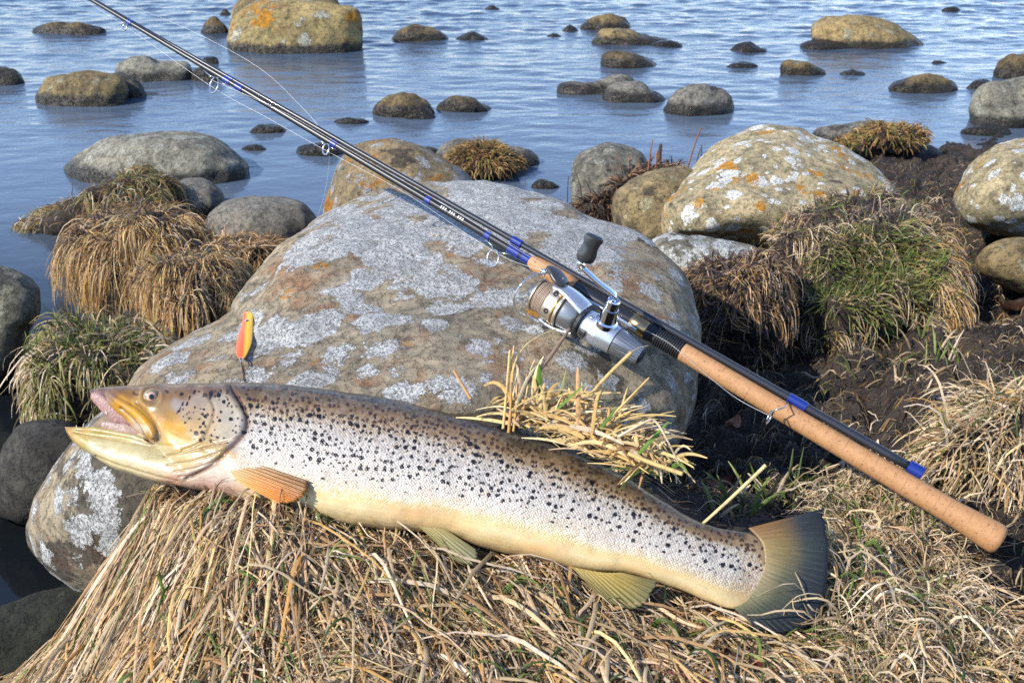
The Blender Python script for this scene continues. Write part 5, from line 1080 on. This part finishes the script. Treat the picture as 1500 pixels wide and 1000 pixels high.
part('pupil', disc_dome(lp(361.5, 470.3, .0052), dn_, .0018, .0009, 5, 20), plain('eye dot', lin('#1c1030'), .2), e_)
part('hole', disc_dome(lp(364.5, 459.3, .001), dn_, .0010, .0008, 4, 12), plain('hole dark', lin('#601810'), .5), LURE)
th = np.linspace(0, 2 * math.pi, 17); part('split_ring', tube(np.stack([lp(353.5 + 2.4 * math.cos(x), 526 + 3.4 * math.sin(x), .002 + .0015 * math.sin(x)) for x in th]), .0006, 6, False), m_steel, LURE)
hk = [lp(353.5, 529, .001)] + [P(x, y, (sdepth(x, y) or 1.2) - .003) for x, y in [(354.5,535),(356,545),(357,553),(358,560)]]
part('hook', tube(catmull(np.array(hk), 20, False), .00055, 6), plain('hook bronze', (.06, .03, .015), .35, .8), LURE)

# ------------------------------------------------------------ bent straw clump between trout and boulder
def straw(pts, r0, r1, col, label, flat_=True, group=None, dep=None, name='dry_stalk'):
    q = catmull(np.array(pts, float), 24, False); v_, f_ = tube(q, np.linspace(r0, r1, len(q)), 8); me = mesh_from(name, v_, f_); n_ = len(v_)
    setcol(me, np.clip(np.array(col) * (1 + .12 * vnoise(v_, 60, 3))[:, None], 0, 1)); o_ = link(name, me, M_grass, None, base_of(v_)); return tag(o_, label, 'grass stalk', group)
def sd2(x, y, lift): 
    d = sdepth(x, y); f_ = dz(y, .30); return (min(d, f_) if d else f_) - lift
CL = []; n_ = 340; S = 8
XR = rng.uniform(745, 985, n_); 
lowline = lambda x: np.interp(x, [740, 800, 860, 920, 1000], [616, 636, 658, 680, 706])
a0_ = rng.uniform(0, 1, n_)
for i in range(n_):
    x = XR[i]; yb_ = lowline(x) - rng.uniform(-4, 26)
    kind = rng.random()
    if kind < .22: dx, dy = rng.uniform(-12, 30), -rng.uniform(40, 95)
    elif kind < .8: dx, dy = rng.uniform(40, 130), rng.uniform(-45, 38)
    else: dx, dy = -rng.uniform(30, 90), rng.uniform(-45, -5)
    mxr = rng.uniform(900, 1045)
    if x + dx > mxr: dx = mxr - x
    if x > 900 and dy < -30: dy *= .4
    d0_ = 1.10 - (x - 750) * .0002; pts = []; bow = rng.uniform(2, 20)
    lift = rng.uniform(-.02, .03)
    for s in range(S):
        q = s / (S - 1); px_ = x + dx * q; py_ = yb_ + dy * q - bow * math.sin(math.pi * q); dd = d0_ + lift - .0012 * (py_ - yb_) * .5
        rk = sdepth(px_, py_); dd = min(dd, (rk or 9) - .004); pts.append(P(px_, py_, dd))
    CL.append(pts)
CL = np.array(CL)
r_ = thing('grass_clump', 'clump of bent golden straw growing between the trout back and the great boulder', 'grass', tuple(P(870, 700, 1.1)))
o = link('grass_blades', ribbons(CL, .0044 * rng.uniform(.4, 1.4, n_), mixpal(n_, ([lin(h) for h in ('#e6c98c', '#d8b878', '#ecd6a4', '#cda868')], .7), (STRAW, .2), (GREEN, .06), (PALE, .1)), roll=.5), M_grass, r_); o['kind'] = 'stuff'
d_ = 1.08
for pts, r0, r1, c_, lb in [
 ([(737,628,1.09),(741,585,1.10),(747,513,1.13)], .0018, .0013, GOLD[0], 'left one of the upright golden stalks beside the dorsal fin'),
 ([(745,634,1.085),(748,600,1.09),(749,560,1.1)], .0019, .0014, GOLD[3], 'short middle stalk of the upright golden stalks beside the dorsal fin'),
 ([(748,600,1.11),(752,540,1.13),(768,508,1.15),(795,490,1.17),(817,481,1.19)], .0011, .0007, GOLD[2], 'thin stalk arching over the boulder toward the reel'),
 ([(752,632,1.085),(756,600,1.09),(760,575,1.1)], .0013, .001, GOLD[1], 'right stalk of the upright golden stalks beside the dorsal fin'),
 ([(864,580,1.10),(890,550,1.11),(925,516,1.12)], .0020, .0022, GOLD[0], 'thick pale stalk pointing up at the drag knob of the reel'),
 ([(925,516,1.12),(935,510,1.13),(950,506,1.14)], .0008, .0005, PALE[0], 'wispy tip hooked on the thick pale stalk below the reel'),
 ([(755,580,1.13),(800,530,1.16),(834,482,1.20)], .0030, .0022, lin('#9a806c'), 'broad greyish pink stalk lying on the boulder left below the reel'),
 ([(880,626,1.08),(915,590,1.08),(951,553,1.09)], .0016, .0010, GOLD[0], 'straight stalk slanting up right from the straw clump'),
 ([(665,543,1.13),(675,560,1.12),(690,585,1.11)], .0016, .0018, lin('#b88c5c'), 'short orange stalk poking up left of the dorsal fin'),
 ([(920,664,1.03),(960,680,1.02),(1000,694,1.01)], .0022, .0024, GOLD[0], 'thick flat stalk lying rightward at the end of the straw clump'),
 ([(1028,768,1.06),(1070,730,1.05),(1122,681,1.04)], .0016, .0021, GOLD[2], 'straight golden straw standing over dark peat left of the tail fin'),
 ([(905,640,1.03),(945,618,1.02),(960,617,1.02),(975,640,1.01),(995,680,1.01)], .0018, .0009, PALE[0], 'long straw bent into a hook right of the straw clump'),
 ]:
    straw([P(*p) for p in pts], r0, r1, c_, lb)
mgreen = [lin('#5d8428'), lin('#4d7020')]
gl = np.array([[P(788 + 2 * q, 580 - 55 * q + 8 * q * q, 1.12 + .02 * q) for q in np.linspace(0, 1, 7)], [P(870 + 35 * q, 640 - 45 * q, 1.07) for q in np.linspace(0, 1, 7)], [P(935 + 45 * q, 665 - 48 * q, 1.04) for q in np.linspace(0, 1, 7)],
   [P(815 + 42 * q, 600 - 38 * q, 1.09) for q in np.linspace(0, 1, 7)]])
o = link('grass_blades', ribbons(gl, np.array([.007, .0045, .0045, .004]), np.array([mgreen[0], mgreen[1], mgreen[0], mgreen[0]]), roll=.1), M_grass, r_); o['kind'] = 'stuff'

# dead reeds behind the boulder
REEDS = [((948,255),(956,205),.0045,'#8a5a3a'),((940,262),(957,230),.004,'#7a4e34'),((966,245),(968,212),.012,'#4a3428'),((960,248),(963,222),.005,'#9a6a44'),((1005,243),(1027,188),.005,'#8a6048'),((1017,246),(1026,218),.004,'#5a4034'),((1024,250),(1028,212),.0035,'#3a3030'),
 ((921,272),(921,230),.0035,'#9a7048'),((905,255),(901,215),.003,'#6a4a34'),((912,248),(903,222),.003,'#7a5a44'),((888,276),(882,250),.003,'#8a6040'),((862,275),(860,258),.004,'#9a6840'),((853,280),(842,252),.003,'#4a3830'),((938,250),(934,232),.003,'#8a5a3c'),((831,295),(833,258),.003,'#4a3c38'),((900,268),(899,240),.003,'#7a5238'),((950,258),(953,222),.004,'#6a4430'),((866,312),(861,290),.003,'#b89c70'),((1357,262),(1357,258),.002,'#6a4a34')]
RL = ['tall reddish reed stub left of the thick dark one, beside the grey domed boulder', 'short reed leaning against the tall reddish reed stub', 'thickest dark brown reed stump in the cluster', 'pale thin reed touching the left side of the thickest dark stump',
 'longest reed, leaning far right over the water toward the spotted boulder', 'second of the leaning reeds, crossing below the longest one', 'blackish upright reed at the far right of the leaning reeds', 'light brown upright reed in front of the right half of the grey domed boulder',
 'thin dark reed leaning left on the face of the grey domed boulder', 'upper slanted reed above the centre of the grey domed boulder', 'low reddish reed stub at the foot of the grey domed boulder, near its middle', 'shortest orange reed stub at the left foot of the grey domed boulder',
 'dark reed slanting left off the left foot of the grey domed boulder', 'small reddish reed stub right of the grey domed boulder face', 'lone black twig standing in the water left of the grey domed boulder', 'short brown reed between the slanted one and the light brown upright one',
 'dark reed squeezed between the tall reddish stub and the thick dark stump', 'pale dry stem in front of the peat clod, lowest of the reeds']
for i, ((xa, ya), (xb, yb_), r0, h_) in enumerate(REEDS[:-1]):
    dd = 2.85 + (i % 3) * .05; mid_ = ((xa + xb) / 2 + rng.uniform(-1, 1), (ya + yb_) / 2)
    side = 'left' if xa < 900 else ('middle' if xa < 990 else 'right')
    v_, f_ = tube(catmull(np.array([P(xa, ya + 12, dd), P(*mid_, dd), P(xb, yb_, dd + .01)]), 12, False), np.linspace(r0, r0 * .6, 13) * .62, 6)
    me = mesh_from('dead_reed', v_, f_); setcol(me, np.repeat(lin(h_)[None], len(v_), 0)); o = link('dead_reed', me, M_grass, None, base_of(v_))
    tag(o, RL[i], 'reed', 'dead reeds behind the great boulder')
tussock('dark peat clod with debris at the foot of the dead reeds', [(845,320),(850,300),(880,290),(915,268),(945,250),(985,240),(1000,250),(985,262),(930,300),(900,330),(870,345)], (915,295), 2.88, .07, .1,
        [dict(n=900, L=.05, width=.004, pal=lambda n: pick([lin('#4a3a34'), lin('#2e2422'), lin('#8a6a4c')], n), gravity=.4)], seed=131, name='peat_clod', cat='peat clod')

# curled dead leaves on the peat
def leaf(x, y, z, L, wd, h_, label, az=0., seed=0):
    d = float(dz(y, z)); c_ = P(x, y, d); c_[2] = float(terr(c_[0:1], c_[1:2])[0]) + .006; a = np.linspace(-1, 1, 17); b2 = np.linspace(-1, 1, 7); A_, B_ = np.meshgrid(a, b2, indexing='ij'); w2 = wd * (1 - A_ ** 2) ** .7
    X = L * A_; Y = w2 * B_; Z = .012 * A_ ** 2 + .35 * wd * B_ ** 2 + .003 * n2(A_, B_, 2, 2, seed)
    R_ = np.array([[math.cos(az), -math.sin(az), 0], [math.sin(az), math.cos(az), 0], [0, 0, 1]]); q = np.stack([X, Y, Z], -1).reshape(-1, 3) @ R_.T + c_; q2 = q + [0, 0, .0008]
    f = grid_faces(7, 17); me = mesh_from('dead_leaf', np.concatenate([q, q2]), np.concatenate([f, f[:, ::-1] + len(q)])); setcol(me, np.repeat(lin(h_)[None], 2 * len(q), 0) * (1 + .3 * rng.normal(0, 1, (2 * len(q), 1))).clip(.5, 1.4))
    tag(link('dead_leaf', me, M_grass, None, base_of(q)), label, 'leaf')
leaf(1052, 716, .2, .022, .012, '#7c4a30', 'reddish brown curled leaf on the peat above the trout tail', .3, 1)
leaf(1073, 632, .13, .016, .012, '#b08468', 'small tan leaf scrap on the dark peat right of the great boulder', .8, 2)
leaf(1480, 462, .16, .035, .02, '#33201a', 'dark red dead leaf on the peat near the right edge', .5, 3)
leaf(1090, 962, .335, .02, .012, '#5a2a24', 'dark red leaf half buried in straw at the bottom right', -.6, 4)
leaf(1372, 603, .22, .018, .009, '#8a7c74', 'grey dry leaf on the peat above the blue rod end', -.4, 5)
